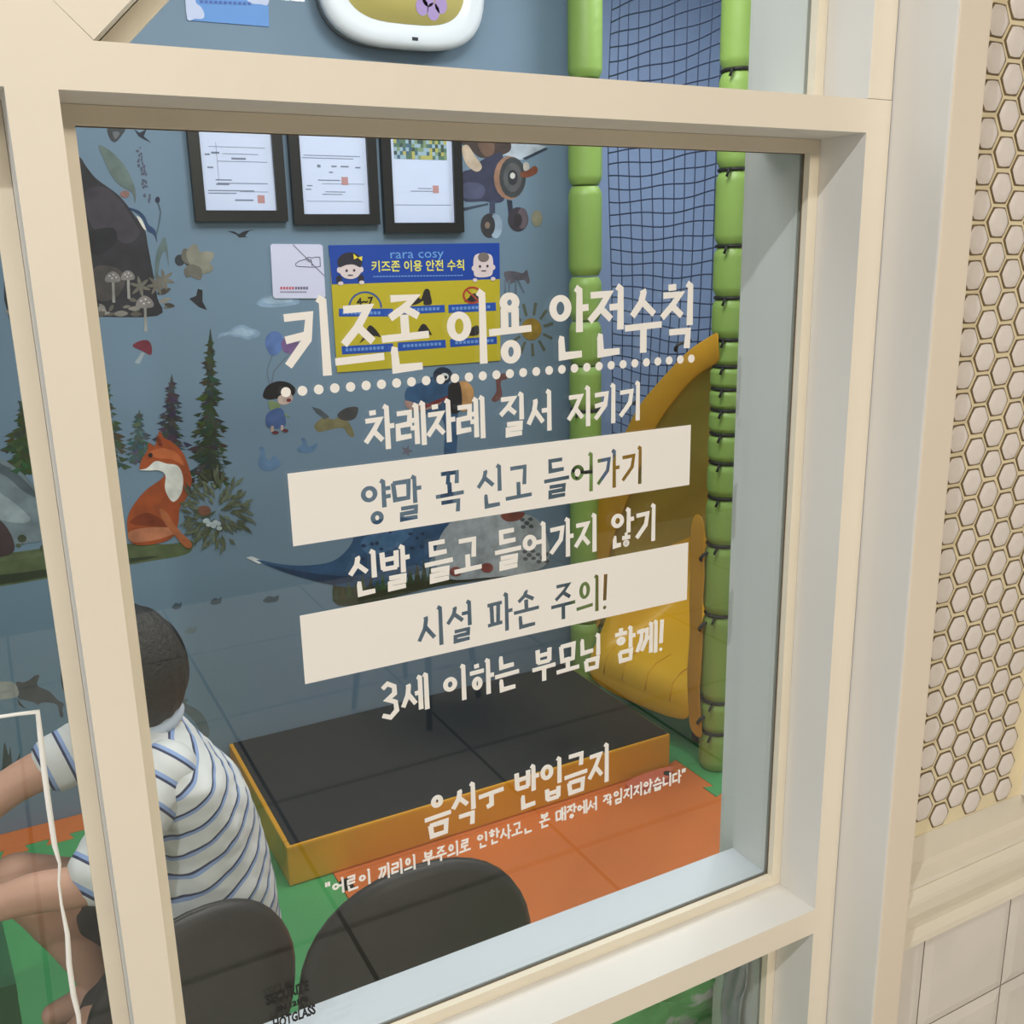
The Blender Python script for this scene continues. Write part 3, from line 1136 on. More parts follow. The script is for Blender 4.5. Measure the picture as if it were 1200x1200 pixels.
# ------------------------------------------------------------------ dark round-backed chairs under the window
M_chair = mat('charcoal_leatherette', (36, 32, 30), 0.5, 0.08, 18, 0.08, 80)
M_leg = mat('black_chair_leg', (24, 23, 23), 0.4)


def chair(x, y, yaw, wd_, top, label, seat_h=.44, group='dark round-backed chairs', seat_r=None):
    sr = seat_r or wd_ * .525
    t = empty('chair', (0, 0, 0))
    hw = wd_ / 2
    zc = top - hw * 1.02
    bm = bmesh.new()
    nth = 40
    grid = []
    for ly, rr in ((0.0, .94), (-.008, 1.0), (-.020, 1.0), (-.030, .94), (-.034, .6), (-.035, .25)):
        ring = []
        for k in range(nth):
            a = k * math.tau / nth
            ca, sa = math.cos(a), math.sin(a)
            px = hw * rr * math.copysign(abs(ca) ** .92, ca)
            pz = (hw * 1.02 if sa > 0 else hw * 1.12) * rr * math.copysign(abs(sa) ** .92, sa)
            ring.append(bm.verts.new((px, ly + .9 * px * px * .35, zc + pz)))
        grid.append(ring)
    for a, b_ in zip(grid[:-1], grid[1:]):
        for k in range(nth):
            f = bm.faces.new((a[k], a[(k + 1) % nth], b_[(k + 1) % nth], b_[k]))
            f.smooth = True
    bm.faces.new(grid[0])
    bm.faces.new(grid[-1])
    obj('backrest', bm, M_chair, t)
    bm = bmesh.new()
    tube(bm, [(hw * .985 * math.cos(k * math.tau / 40), -.014 + .315 * (hw * .985 * math.cos(k * math.tau / 40)) ** 2, zc + (hw * 1.005 if math.sin(k * math.tau / 40) > 0 else hw * 1.10) * math.sin(k * math.tau / 40)) for k in range(40)], .0055, 6, closed=True)
    obj('piping', bm, M_leg, t)
    bm = bmesh.new()
    lathe(bm, [(sr * .86, seat_h - .05), (sr * .97, seat_h - .04), (sr, seat_h - .02), (sr * .94, seat_h - .003), (sr * .6, seat_h)], (0, .035 + sr, 0), 32)
    obj('seat', bm, M_chair, t)
    for sx in (-1, 1):
        bm = bmesh.new()
        tube(bm, [(sx * hw * .45, .04, seat_h - .05), (sx * hw * .45, .0, seat_h + .03), (sx * hw * .45, -.002 + .05, zc)], .011, 8)
        obj('back_support', bm, M_leg, t)
        for ly in (.07, .02 + sr * 1.75):
            bm = bmesh.new()
            tube(bm, [(sx * hw * .62, ly, seat_h - .051), (sx * hw * .85, ly + (.04 if ly > .2 else -.02), .005)], [.013, .010], 8)
            obj('leg', bm, M_leg, t)
    t.location = (x, y, 0)
    t.rotation_euler = (0, 0, yaw)
    tag(t, label, 'chair', group)
    return t


chair(.388, .385, math.radians(-3), .370, .728, 'dark chair with a wide round back, standing inside at the middle of the sill', .40, seat_r=.115)
chair(.066, .42, math.radians(14), .30, .742, 'dark round-backed chair beside the left window stile, the boy on its seat', .385, seat_r=.16)
chair(1.28, -1.95, math.radians(150), .36, .80, 'dark chair out in the hall, seen only as a dim reflection over the black trampoline')

# ------------------------------------------------------------------ crumpled bag and plastic sheet behind the lower pane
M_bag = mat('green_foil', (92, 184, 98), 0.3, 0.2, 9, 0.8, 16, 0.2)
nt = M_bag.node_tree
bs = nt.nodes['Principled BSDF']
src = bs.inputs['Base Color'].links[0].from_socket
nz_ = nt.nodes.new('ShaderNodeTexNoise')
nz_.inputs['Scale'].default_value = 11
nz_.inputs['Detail'].default_value = 4
nt.links.new(nt.nodes['Texture Coordinate'].outputs['Object'], nz_.inputs['Vector'])
rp_ = nt.nodes.new('ShaderNodeValToRGB')
rp_.color_ramp.elements[0].position, rp_.color_ramp.elements[1].position = .60, .64
nt.links.new(nz_.outputs['Fac'], rp_.inputs['Fac'])
mx_ = nt.nodes.new('ShaderNodeMixRGB')
mx_.inputs['Color2'].default_value = (.62, .64, .62, 1)
nt.links.new(rp_.outputs['Color'], mx_.inputs['Fac'])
nt.links.new(src, mx_.inputs['Color1'])
nt.links.new(mx_.outputs['Color'], bs.inputs['Base Color'])
bm = bmesh.new()
bmesh.ops.create_grid(bm, x_segments=26, y_segments=30, size=.5)
for v in bm.verts:
    u, w_ = v.co.x + .5, v.co.y + .5
    j = .018 * math.sin(13 * u + 5 * math.sin(7 * w_)) + .014 * math.sin(19 * w_ + 6 * u) + R.uniform(-.006, .006)
    v.co = (.50 + u * .55, .215 + j + .10 * w_ * 0 + .05 * math.sin(w_ * 3.1), .018 + w_ * .60 + .012 * math.sin(9 * u))
o = obj('crumpled_bag', bm, M_bag, smooth=True)
md = o.modifiers.new('s', 'SOLIDIFY')
md.thickness = .05
md.offset = 1
tag(o, 'crumpled shiny green bag behind the lowest pane', 'bag')
M_plast = mat('grey_plastic_sheet', (150, 150, 152), 0.3, 0.2, 10, 0.9, 12)
bm = bmesh.new()
bmesh.ops.create_grid(bm, x_segments=14, y_segments=30, size=.5)
for v in bm.verts:
    u, w_ = v.co.x + .5, v.co.y + .5
    j = .004 * math.sin(15 * u + 17 * w_) + .004 * math.sin(25 * w_) + R.uniform(-.002, .002)
    v.co = (.770 + j, .096 + u * .045, .16 + w_ * .52)
o = obj('plastic_sheet', bm, M_plast, smooth=True)
md = o.modifiers.new('s', 'SOLIDIFY')
md.thickness = .002
tag(o, 'wrinkled grey plastic sheet hanging on the right reveal behind the lowest pane', 'plastic sheet')

# ------------------------------------------------------------------ dark green play table at the far left
t = empty('play_block', (-.45, .97, 0))
tag(t, 'dark green padded play block at the lower left edge, behind the left pane', 'play block')
M_dkg = mat('dark_green_vinyl', (20, 92, 52), 0.45, 0.06, 5)
bm = bmesh.new()
prism(bm, [(-.184, 1.083, .001), (-.166, .86, .001), (-.75, .86, .001), (-.75, 1.083, .001)], (0, 0, .374))
obj('body', bm, M_dkg, t)
bm = bmesh.new()
prism(bm, [(-.183, 1.085, .3755), (-.165, .858, .3755), (-.752, .858, .3755), (-.752, 1.085, .3755)], (0, 0, .025))
obj('top_pad', bm, M_dkg, t)

# ------------------------------------------------------------------ things on the back wall
def crop(ox, oy, s):
    return lambda p: (ox + p[0] / s, oy + p[1] / s)


_flat = {}


def fm(rgb, rough=0.65, var=0.0):
    key = tuple(rgb) + (rough, var)
    if key not in _flat:
        _flat[key] = mat('print_%d_%d_%d_%d' % (*rgb, int(rough * 100)) + ('v' if var else ''), rgb, rough, var, 22)
    return _flat[key]


def ell(cx, cy, rx, ry, n=18, a0=0.0):
    return [(cx + rx * math.cos(k * math.tau / n + a0), cy + ry * math.sin(k * math.tau / n + a0)) for k in range(n)]


def rect(x0, y0, x1, y1):
    return [(x0, y0), (x1, y0), (x1, y1), (x0, y1)]


def thickline(pts, w):
    out = []
    for a, b_ in zip(pts[:-1], pts[1:]):
        d_ = Vector((b_[0] - a[0], b_[1] - a[1])).normalized() * (w / 2)
        n_ = Vector((-d_.y, d_.x))
        out.append([(a[0] + n_.x, a[1] + n_.y), (b_[0] + n_.x, b_[1] + n_.y), (b_[0] - n_.x, b_[1] - n_.y), (a[0] - n_.x, a[1] - n_.y)])
    return out


def sticker(name, layers, tf, label=None, cat='wall sticker', group=None, parent=None, y=BY, base=0.0003, var=0.25):
    """printed film on the wall: layers = [(rgb, polygon, smooth)] in crop pixels"""
    bm = bmesh.new()
    ms = []
    for i, L_ in enumerate(layers):
        rgb, poly = L_[0], L_[1]
        if len(L_) > 2 and L_[2]:
            poly = smooth_poly(poly, 4)
        m = fm(rgb, .65, var if len(L_) < 4 else 0)
        if m not in ms:
            ms.append(m)
        yy = y - base - min(0.00012, 0.0012 / len(layers)) * (i + 1)
        pts = []
        for p in poly:
            q_ = on_y(*tf(p), y)
            pts.append((q_.x, yy, q_.z))
        prism(bm, pts, (0, y - base - yy, 0), ms.index(m))
    o = obj(name, bm, ms, parent)
    if label:
        tag(o, label, cat, group)
    return o


c8 = crop(80, 140, 4.8)
c5 = crop(0, 350, 1200 / 350)
c3 = crop(280, 420, 3.0)
cL = crop(0, 500, 5.0)
cS = crop(0, 700, 4.0)
cQ = crop(580, 290, 6.316)
cP = crop(440, 150, 5.0)
cA = crop(210, 150, 5.0)
c6 = crop(370, 270, 1200 / 230)
cB = crop(0, 650, 873 / 400)

DK = (52, 50, 54)
# --- upper forest mural: dark boulder, leaves, mushrooms
L = [((46, 44, 50), [(-330, 520), (-200, 330), (-60, 230), (52, 205), (105, 270), (160, 335), (270, 415), (330, 480), (380, 550), (430, 620), (450, 720), (478, 870), (500, 1000), (500, 1105), (60, 1110), (-330, 1130)], 1),
     ((64, 58, 66), [(95, 410), (200, 380), (290, 450), (360, 560), (400, 640), (330, 700), (230, 640), (130, 600)], 1),
     ((36, 35, 40), [(100, 640), (250, 610), (270, 690), (180, 760), (110, 740)], 1),
     ((74, 68, 66), [(140, 840), (260, 830), (320, 900), (270, 1000), (160, 1010)], 1),
     ((128, 92, 66), [(-330, 880), (-250, 860), (-200, 930), (-230, 1010), (-330, 1020)], 1)]
for k in range(46):
    x = R.uniform(-330, 575)
    y = R.uniform(1010, 1110) if x < 390 else R.uniform(930, 1110)
    a = R.uniform(0, 6.28)
    r = R.uniform(22, 46)
    g_ = R.randint(70, 150)
    L.append(((g_, g_ - 6, g_ - 14), [(x + r * math.cos(a), y + r * math.sin(a) * .8), (x + r * .4 * math.cos(a + 1.4), y + r * .4 * math.sin(a + 1.4)),
                                      (x - r * math.cos(a), y - r * .8 * math.sin(a)), (x + r * .4 * math.cos(a - 1.4), y + r * .4 * math.sin(a - 1.4))], 1))
for (x, y, s) in ((250, 880, 1.0), (335, 872, .9), (430, 1020, 1.15)):
    L.append(((150, 146, 140), [(x - 6, y), (x + 8, y), (x + 14, y + 150 * s), (x - 2, y + 150 * s)], 0))
    L.append(((128, 120, 118), [(x - 42 * s, y + 30 * s), (x - 34 * s, y - 5), (x, y - 26 * s), (x + 34 * s, y - 5), (x + 42 * s, y + 28 * s), (x, y + 36 * s)], 1))
    for dx, dy in ((-18, 0), (4, -8), (20, 8), (-4, 14)):
        L.append(((205, 200, 196), ell(x + dx * s, y + dy * s, 5 * s, 4 * s, 8), 0))
for (x, y, n_) in ((405, 940, 6), (500, 930, 7), (540, 900, 6)):
    for k in range(n_):
        a = k * 6.28 / n_ + .3
        L.append(((112, 106, 96), [(x, y), (x + 26 * math.cos(a) - 10 * math.sin(a), y + 26 * math.sin(a) + 10 * math.cos(a)), (x + 62 * math.cos(a), y + 62 * math.sin(a)), (x + 26 * math.cos(a) + 10 * math.sin(a), y + 26 * math.sin(a) - 10 * math.cos(a))], 1))
L.append(((104, 118, 114), [(170, 145), (235, 175), (310, 250), (350, 320), (378, 400), (376, 470), (358, 410), (290, 370), (240, 310), (205, 235)], 1))
L.append(((96, 112, 112), [(490, 880), (495, 760), (540, 660), (560, 740), (565, 820), (545, 740), (515, 790), (502, 890)], 1))
for k in range(34):
    x, y = R.choice(((405, 0), (420, 40), (455, 180))), 0
    yy = R.uniform(150, 460)
    xx = 395 + (yy - 150) * .18 + R.uniform(-18, 18)
    L.append(((86, 84, 104), ell(xx, yy, R.uniform(4, 8), R.uniform(5, 11), 7), 0))
L.append(((40, 62, 96), [(330, 495), (390, 510), (430, 545), (450, 590), (490, 625), (498, 690), (484, 650), (440, 620), (425, 570), (390, 530)], 1))
L.append(((210, 204, 196), [(385, 545), (410, 560), (438, 620), (420, 610)], 1))
for p_ in thickline([(505, 470), (520, 520), (510, 590), (495, 650)], 6):
    L.append(((70, 92, 100), p_, 0))
L.append(((40, 44, 66), ell(502, 452, 13, 18), 0))
L.append(((150, 110, 104), ell(318, 420, 26, 20), 0))
sticker('wall_mural', L, c8, 'mural print of a dark boulder with toadstools and leaves, upper left of the back wall', 'mural', None)


def fir(bx, by, hw, h, tiers, col_, tf, label, trunk=True):
    """jagged fir: apex at (bx, by-h), foot at (bx, by), crop pixels"""
    Ls = []
    if trunk:
        Ls.append(((72, 60, 48), [(bx - hw * .05, by - h * .5), (bx + hw * .05, by - h * .5), (bx + hw * .08, by), (bx - hw * .08, by)], 0))
    for k in range(tiers):
        u0, u1 = k / tiers, (k + 1.7) / tiers
        y0_, y1_ = by - h + h * .96 * u0, by - h + h * .96 * min(1, u1)
        w_ = hw * (.12 + .88 * ((k + 1) / tiers)) * R.uniform(.85, 1.1)
        pts = [(bx, y0_)]
        n_ = 7
        for i in range(1, n_ + 1):
            t_ = i / n_
            pts.append((bx + w_ * t_ * R.uniform(.7, 1.05), y0_ + (y1_ - y0_) * t_))
            pts.append((bx + w_ * t_ * R.uniform(.45, .7), y0_ + (y1_ - y0_) * (t_ - .02)))
        for i in range(n_, 0, -1):
            t_ = i / n_
            pts.append((bx - w_ * t_ * R.uniform(.45, .7), y0_ + (y1_ - y0_) * (t_ - .02)))
            pts.append((bx - w_ * t_ * R.uniform(.7, 1.05), y0_ + (y1_ - y0_) * t_))
        c_ = [max(0, v + R.randint(-9, 9)) for v in col_]
        Ls.append((c_, pts, 0))
    for k in range(int(tiers * 7)):
        u = R.uniform(.06, 1) ** .8
        y_ = by - h + h * u
        sd = R.choice((-1, 1))
        w_ = hw * (.10 + .90 * u) * R.uniform(.25, 1.12)
        x_ = bx + sd * w_
        ln_ = hw * R.uniform(.16, .34)
        c_ = [max(0, v + R.randint(-14, 20)) for v in col_]
        Ls.append((c_, [(x_ - sd * ln_ * 1.2, y_ - ln_ * .55), (x_ - sd * ln_ * .3, y_ - ln_ * .30), (x_ + sd * ln_ * .6, y_ + ln_ * .12), (x_ - sd * ln_ * .1, y_ + ln_ * .28), (x_ - sd * ln_ * .5, y_ + ln_ * .55), (x_ - sd * ln_ * .9, y_ + ln_ * .15)], 0))
    sticker('fir_sticker', Ls, tf, label, 'wall sticker', 'fir tree stickers on the back wall')


fir(845, 760, 88, 645, 15, (46, 56, 40), c5, 'tallest dark fir tree sticker, right of the fox', False)
fir(690, 620, 72, 320, 9, (58, 56, 62), c5, 'small grey-brown fir tree sticker directly above the fox')
fir(560, 660, 66, 215, 8, (66, 84, 82), c5, 'small pale green fir tree sticker at the upper left of the fox')
fir(425, 680, 85, 370, 10, (62, 72, 58), c5, 'dark fir tree sticker half hidden behind the left window stile')
fir(95, 720, 105, 340, 9, (58, 70, 42), c5, 'mossy green fir tree sticker seen in the left pane above the log')

# --- log, rock, fox
L = [((88, 98, 66), [(-520, 1060), (-300, 1040), (0, 1025), (200, 1000), (400, 985), (560, 985), (690, 985), (765, 970), (775, 1000), (740, 1030), (600, 1055), (400, 1090), (200, 1122), (0, 1155), (-300, 1190), (-520, 1200)], 1),
     ((52, 62, 44), [(-500, 1150), (-200, 1130), (0, 1110), (200, 1085), (450, 1050), (640, 1035), (450, 1075), (200, 1115), (0, 1148), (-300, 1180), (-500, 1190)], 1),
     ((96, 104, 76), [(0, 1040), (200, 1015), (420, 1000), (400, 1012), (200, 1032), (0, 1055)], 1)]
for k in range(40):
    x = R.uniform(-100, 480)
    y = 1020 - x * .04 + R.uniform(-95, 0)
    r = R.uniform(8, 22)
    g_ = R.randint(-14, 14)
    L.append(((74 + g_, 80 + g_, 60 + g_), ell(x, y, r, r * R.uniform(.5, 1), 7, R.uniform(0, 3)), 0))
sticker('log_sticker', L, c5, 'mossy log sticker running along the back wall under the fox')
sticker('boulder_sticker', [((118, 130, 138), [(-300, 560), (-100, 590), (20, 650), (110, 720), (165, 800), (190, 900), (185, 965), (60, 985), (-300, 1000)], 1),
                            ((86, 96, 104), [(-200, 600), (0, 660), (110, 740), (150, 800), (90, 770), (0, 700), (-200, 640)], 1),
                            ((150, 160, 166), [(-100, 760), (0, 780), (120, 880), (60, 900), (-100, 850)], 1),
                            ((70, 54, 58), [(-60, 900), (0, 890), (50, 960), (48, 1022), (-60, 1030)], 1)], c5, 'grey boulder sticker above the log in the left pane', base=.0012)
FX = (156, 72, 34)
L = [(FX, [(640, 532), (660, 560), (690, 575), (735, 620), (762, 690), (770, 740), (748, 800), (722, 840), (715, 905), (690, 960), (620, 985), (535, 985), (512, 930), (515, 870), (545, 815), (590, 765), (640, 730), (662, 705), (640, 690), (585, 690), (560, 683), (572, 640), (590, 612), (598, 578), (622, 590)], 1),
     ((216, 212, 206), [(558, 688), (590, 680), (625, 652), (668, 662), (715, 672), (735, 720), (728, 780), (700, 815), (678, 800), (662, 760), (664, 710), (640, 690), (600, 690)], 1),
     ((186, 98, 56), [(595, 620), (650, 600), (710, 620), (740, 670), (690, 645), (630, 640)], 1),
     ((126, 52, 26), [(520, 900), (580, 860), (640, 880), (690, 930), (620, 915)], 1),
     ((188, 116, 84), [(520, 935), (600, 918), (700, 920), (716, 935), (640, 965), (560, 978), (520, 970)], 1),
     ((170, 96, 58), [(640, 842), (672, 862), (712, 925), (765, 975), (768, 998), (745, 998), (700, 950), (655, 890)], 1),
     ((40, 26, 22), ell(604, 628, 9, 10), 0),
     ((118, 48, 28), [(628, 548), (642, 556), (652, 590), (636, 590)], 0)]
sticker('fox_sticker', L, c5, 'red fox sticker sitting on the mossy log', base=.0022)
L = []
for k in range(150):
    a = R.uniform(0, 6.28)
    d_ = R.uniform(0, 1) ** .6
    x, y = 870 + 110 * d_ * math.cos(a), 850 + 130 * d_ * math.sin(a)
    r = R.uniform(30, 68)
    b_ = a + R.uniform(-.6, .6)
    g_ = R.randint(-16, 22)
    L.append(((86 + g_, 92 + g_, 72 + g_), [(x, y), (x + r * .5 * math.cos(b_) - 7 * math.sin(b_), y + r * .5 * math.sin(b_) + 7 * math.cos(b_)), (x + r * math.cos(b_), y + r * math.sin(b_)), (x + r * .5 * math.cos(b_) + 7 * math.sin(b_), y + r * .5 * math.sin(b_) - 7 * math.cos(b_))], 0))
for k in range(9):
    L.append(((190, 200, 206), ell(840 + R.uniform(-40, 40), 905 + R.uniform(-16, 16), 12, 9, 8), 0))
L.append(((120, 76, 60), ell(820, 850, 26, 20), 0))
sticker('fern_sticker', L, c5, 'leafy fern sticker at the right end of the mossy log', base=.0032)

# --- small single stickers
sticker('mushroom_sticker', [((150, 160, 166), [(568, 215), (582, 218), (560, 262), (540, 258)], 0), ((116, 42, 58), [(533, 190), (560, 170), (595, 168), (610, 195), (606, 226), (575, 212)], 1)], c5, 'little red mushroom sticker left of the tallest fir')
for pts, lb in (([(955, 155), (900, 150), (875, 160), (885, 140), (915, 132), (940, 115), (975, 105), (1005, 118), (1040, 130), (1042, 148), (1000, 165)], 'pale cloud sticker just above the balloons'),
                ([(1030, 18), (1060, -6), (1100, -20), (1150, -30), (1190, -10), (1200, 20), (1120, 34), (1060, 34)], 'pale cloud sticker just under the square shoe card')):
    sticker('cloud_sticker', [((138, 162, 188), pts, 1), ((158, 180, 202), [((p[0] - 960 if p[0] < 1045 and 'above' in lb else p[0] - 1110) * .7 + (960 if 'above' in lb else 1110), (p[1] - (138 if 'above' in lb else 5)) * .6 + (136 if 'above' in lb else 2)) for p in pts], 1)], c5, lb, 'wall sticker', 'cloud stickers')
sticker('bird_sticker', [((34, 36, 44), [(280, 603), (320, 606), (350, 622), (380, 605), (450, 592), (410, 604), (385, 632), (400, 640), (350, 642), (335, 625)], 0)], cA, 'small dark swooping bird sticker under the first picture frame', 'wall sticker', 'bird stickers')
sticker('bird_sticker', [((38, 36, 42), [(665, 1050), (690, 1040), (695, 1015), (712, 1020), (712, 1060), (728, 1090), (700, 1080)], 0)], crop(0, 0, 3), 'dark swallow sticker beneath the butterfly, left of the shoe card', 'wall sticker', 'bird stickers')
sticker('bird_sticker', [((34, 40, 56), [(370, 55), (400, 75), (440, 55), (425, 95), (468, 132), (420, 110), (395, 95)], 0)], c8, 'dark bird sticker at the top edge of the pane, above the mural leaves', 'wall sticker', 'bird stickers')
sticker('butterfly_sticker', [((62, 66, 72), [(218, 55), (250, 45), (320, 50), (300, 90), (265, 128), (235, 110)], 1), ((110, 112, 116), [(250, 70), (290, 75), (265, 110)], 1)], c8, 'grey butterfly sticker in the top left corner of the pane', 'wall sticker', 'butterfly stickers')
L = [((48, 52, 58), ell(632, 915, 18, 20), 0), ((60, 58, 54), [(640, 915), (665, 930), (690, 950), (668, 945)], 1)]
for a, ln_, w_ in ((-2.0, 62, 22), (-1.4, 75, 24), (-.45, 90, 26), (.2, 80, 26), (1.0, 62, 22), (1.9, 48, 18)):
    x, y = 672, 930
    L.append(((136, 132, 118) if ln_ > 70 else (104, 100, 92), [(x, y), (x + ln_ * .5 * math.cos(a) - w_ * math.sin(a), y + ln_ * .5 * math.sin(a) + w_ * math.cos(a)), (x + ln_ * math.cos(a), y + ln_ * math.sin(a)), (x + ln_ * .5 * math.cos(a) + w_ * math.sin(a), y + ln_ * .5 * math.sin(a) - w_ * math.cos(a))], 1))
sticker('butterfly_sticker', L, crop(0, 0, 3), 'grey-brown moth sticker left of the shoe card', 'wall sticker', 'butterfly stickers')
# girl floating under balloons
L = [((86, 112, 166), [(1065, 180), (1075, 145), (1105, 130), (1135, 150), (1138, 190), (1112, 225), (1085, 225)], 1),
     ((112, 84, 130), [(1130, 175), (1160, 150), (1195, 165), (1198, 205), (1170, 220), (1140, 212)], 1)]
for p_ in thickline([(1095, 225), (1072, 290), (1085, 360)], 3) + thickline([(1165, 220), (1100, 290), (1088, 360)], 3):
    L.append(((96, 104, 116), p_, 0))
L += [((28, 24, 26), [(1056, 392), (1072, 352), (1115, 332), (1160, 338), (1188, 365), (1170, 395), (1120, 400), (1080, 405)], 1),
      ((196, 172, 162), [(1120, 392), (1165, 380), (1176, 405), (1150, 425), (1120, 420)], 1), ((120, 44, 50), ell(1160, 408, 10, 7), 0),
      ((120, 136, 96), [(1078, 412), (1120, 420), (1130, 450), (1165, 475), (1140, 470), (1095, 462)], 1),
      ((70, 92, 142), [(1075, 460), (1130, 440), (1148, 505), (1110, 522), (1070, 510)], 1),
      ((190, 160, 150), rect(1088, 512, 1100, 536), 0), ((190, 160, 150), rect(1128, 508, 1138, 528), 0),
      ((96, 44, 48), ell(1106, 538, 14, 7), 0), ((96, 44, 48), ell(1146, 530, 12, 7), 0)]
sticker('balloon_child_sticker', L, c5, 'sticker of a child in blue hanging from two balloons')
for pts, lb in (([(1035, 660), (1048, 620), (1040, 600), (1060, 598), (1066, 635), (1085, 650), (1100, 630), (1130, 665), (1095, 690), (1055, 690)], 'left one of two pale blue bird stickers, right below the floating child'),
                ([(1195, 600), (1215, 585), (1210, 560), (1228, 565), (1240, 595), (1275, 580), (1262, 612), (1225, 622), (1200, 615)], 'right one of two pale blue bird stickers, under the winged animal')):
    sticker('bird_sticker', [((92, 122, 156), pts, 1)], c5, lb, 'wall sticker', 'bird stickers')
sticker('winged_animal_sticker', [((126, 118, 84), [(265, 235), (300, 205), (330, 215), (365, 205), (395, 240), (405, 275), (385, 270), (365, 245), (320, 250), (280, 258)], 1),
                                  ((78, 84, 92), [(300, 215), (270, 190), (255, 170), (285, 178), (318, 205)], 0), ((72, 70, 72), [(345, 200), (375, 175), (418, 172), (408, 210), (370, 218)], 1)], c3, 'yellowish winged animal sticker in the middle of the wall')
sticker('flower_sticker', [((108, 104, 118), [(590 + r_ * math.cos(k * .628), 325 + r_ * math.sin(k * .628)) for k, r_ in enumerate([22, 9] * 5)], 0)], c3, 'small grey star flower sticker below the winged animal')
# dinosaur with companion
BL = (48, 82, 118)
L = [((58, 62, 40), [(330, 800), (360, 775), (420, 790), (480, 800), (640, 775), (760, 740), (830, 740), (960, 700), (960, 760), (700, 800), (500, 850), (350, 868)], 1),
     ((206, 210, 214), [(24, 700), (45, 695), (90, 715), (70, 722)], 0),
     (BL, [(60, 708), (140, 722), (230, 728), (330, 712), (390, 660), (420, 600), (520, 560), (640, 560), (700, 520), (712, 420), (722, 300), (715, 215), (640, 190), (588, 150), (590, 105), (640, 85), (690, 62), (735, 85), (752, 130), (770, 200), (765, 320), (758, 440), (742, 560), (720, 620), (690, 680), (640, 745), (520, 790), (400, 805), (300, 790), (170, 755)], 1),
     ((36, 60, 92), [(90, 722), (200, 745), (320, 762), (420, 770), (330, 795), (180, 757)], 1),
     ((66, 104, 142), [(430, 640), (520, 600), (610, 600), (560, 660), (460, 690)], 1),
     ((164, 128, 120), [(585, 148), (640, 160), (712, 150), (690, 172), (630, 184), (592, 175)], 1),
     ((122, 40, 44), [(640, 168), (735, 130), (740, 140), (650, 178)], 0),
     ((196, 146, 92), [(770, 90), (800, 82), (824, 110), (820, 155), (795, 185), (772, 170)], 1),
     ((38, 34, 38), [(735, 100), (775, 85), (782, 175), (745, 190)], 1),
     ((30, 40, 58), ell(716, 60, 34, 30), 0), ((206, 206, 206), ell(722, 64, 15, 13), 0), ((20, 20, 24), ell(726, 66, 6, 6), 0)]
for k in range(16):
    L.append(((32, 54, 86), ell(R.uniform(420, 650), R.uniform(600, 740), R.uniform(5, 10), R.uniform(4, 8), 8), 0))
for k in range(26):
    x = 340 + k * 24
    y = 850 - k * 5.2
    L.append(((64 + R.randint(-12, 14), 78 + R.randint(-12, 14), 50), [(x - 12, y), (x + R.uniform(-6, 6), y - R.uniform(40, 80)), (x + 12, y)], 0))
sticker('dinosaur_sticker', L, c3, 'large blue long-necked dinosaur sticker behind the white bars', base=.0012)
L = [((166, 174, 180), [(700, 640), (740, 580), (820, 545), (930, 540), (1040, 560), (1085, 640), (1080, 720), (1000, 755), (860, 770), (740, 775), (690, 720)], 1),
     ((128, 70, 60), [(920, 548), (1000, 540), (985, 566), (940, 572)], 1)]
for x, y in ((1010, 578), (1018, 690), (1065, 700)):
    L.append(((88, 92, 100), ell(x, y, 10, 8, 8), 0))
    for k in range(4):
        L.append(((88, 92, 100), ell(x + 20 * math.cos(k * 1.57 + .7), y + 18 * math.sin(k * 1.57 + .7), 9, 7, 8), 0))
for x, y in ((870, 735), (760, 748)):
    L.append(((140, 74, 70), ell(x, y, 22, 17), 0))
sticker('spotted_animal_sticker', L, c3, 'pale grey animal sticker with dark paw prints, right of the dinosaur', base=.0042)
sticker('giraffe_sticker', [((110, 70, 68), [(905, 65), (940, 52), (942, 72), (920, 82), (925, 130), (905, 152), (888, 145), (905, 115)], 1)], c3, 'small reddish animal sticker right of the dinosaur head')
sticker('zebra_sticker', [((86, 82, 92), [(65, 195), (95, 175), (150, 178), (205, 190), (235, 165), (245, 195), (258, 250), (240, 270), (215, 240), (160, 250), (100, 270)], 1)] + [((92, 106, 122), rect(x, 240, x + 14, 370), 0) for x in (68, 98, 146)] + [((92, 106, 122), [(160, 245), (176, 240), (222, 335), (208, 340)], 0)], cQ, 'small dark four-legged animal sticker beside the blue and yellow poster')
L = []
for k in range(11):
    a = k * 6.28 / 11 + .35
    L.append(((88, 92, 76), [(268 + 95 * math.cos(a) - 9 * math.sin(a), 605 + 105 * math.sin(a) + 9 * math.cos(a)), (268 + 165 * math.cos(a) - 11 * math.sin(a), 605 + 200 * math.sin(a) + 11 * math.cos(a)), (268 + 165 * math.cos(a) + 11 * math.sin(a), 605 + 200 * math.sin(a) - 11 * math.cos(a)), (268 + 95 * math.cos(a) + 9 * math.sin(a), 605 + 105 * math.sin(a) - 9 * math.cos(a))], 0))
L.append(((150, 120, 44), ell(268, 605, 76, 82), 0))
sticker('sun_sticker', L, cQ, 'yellow sun sticker with green-grey rays at the right of the poster')
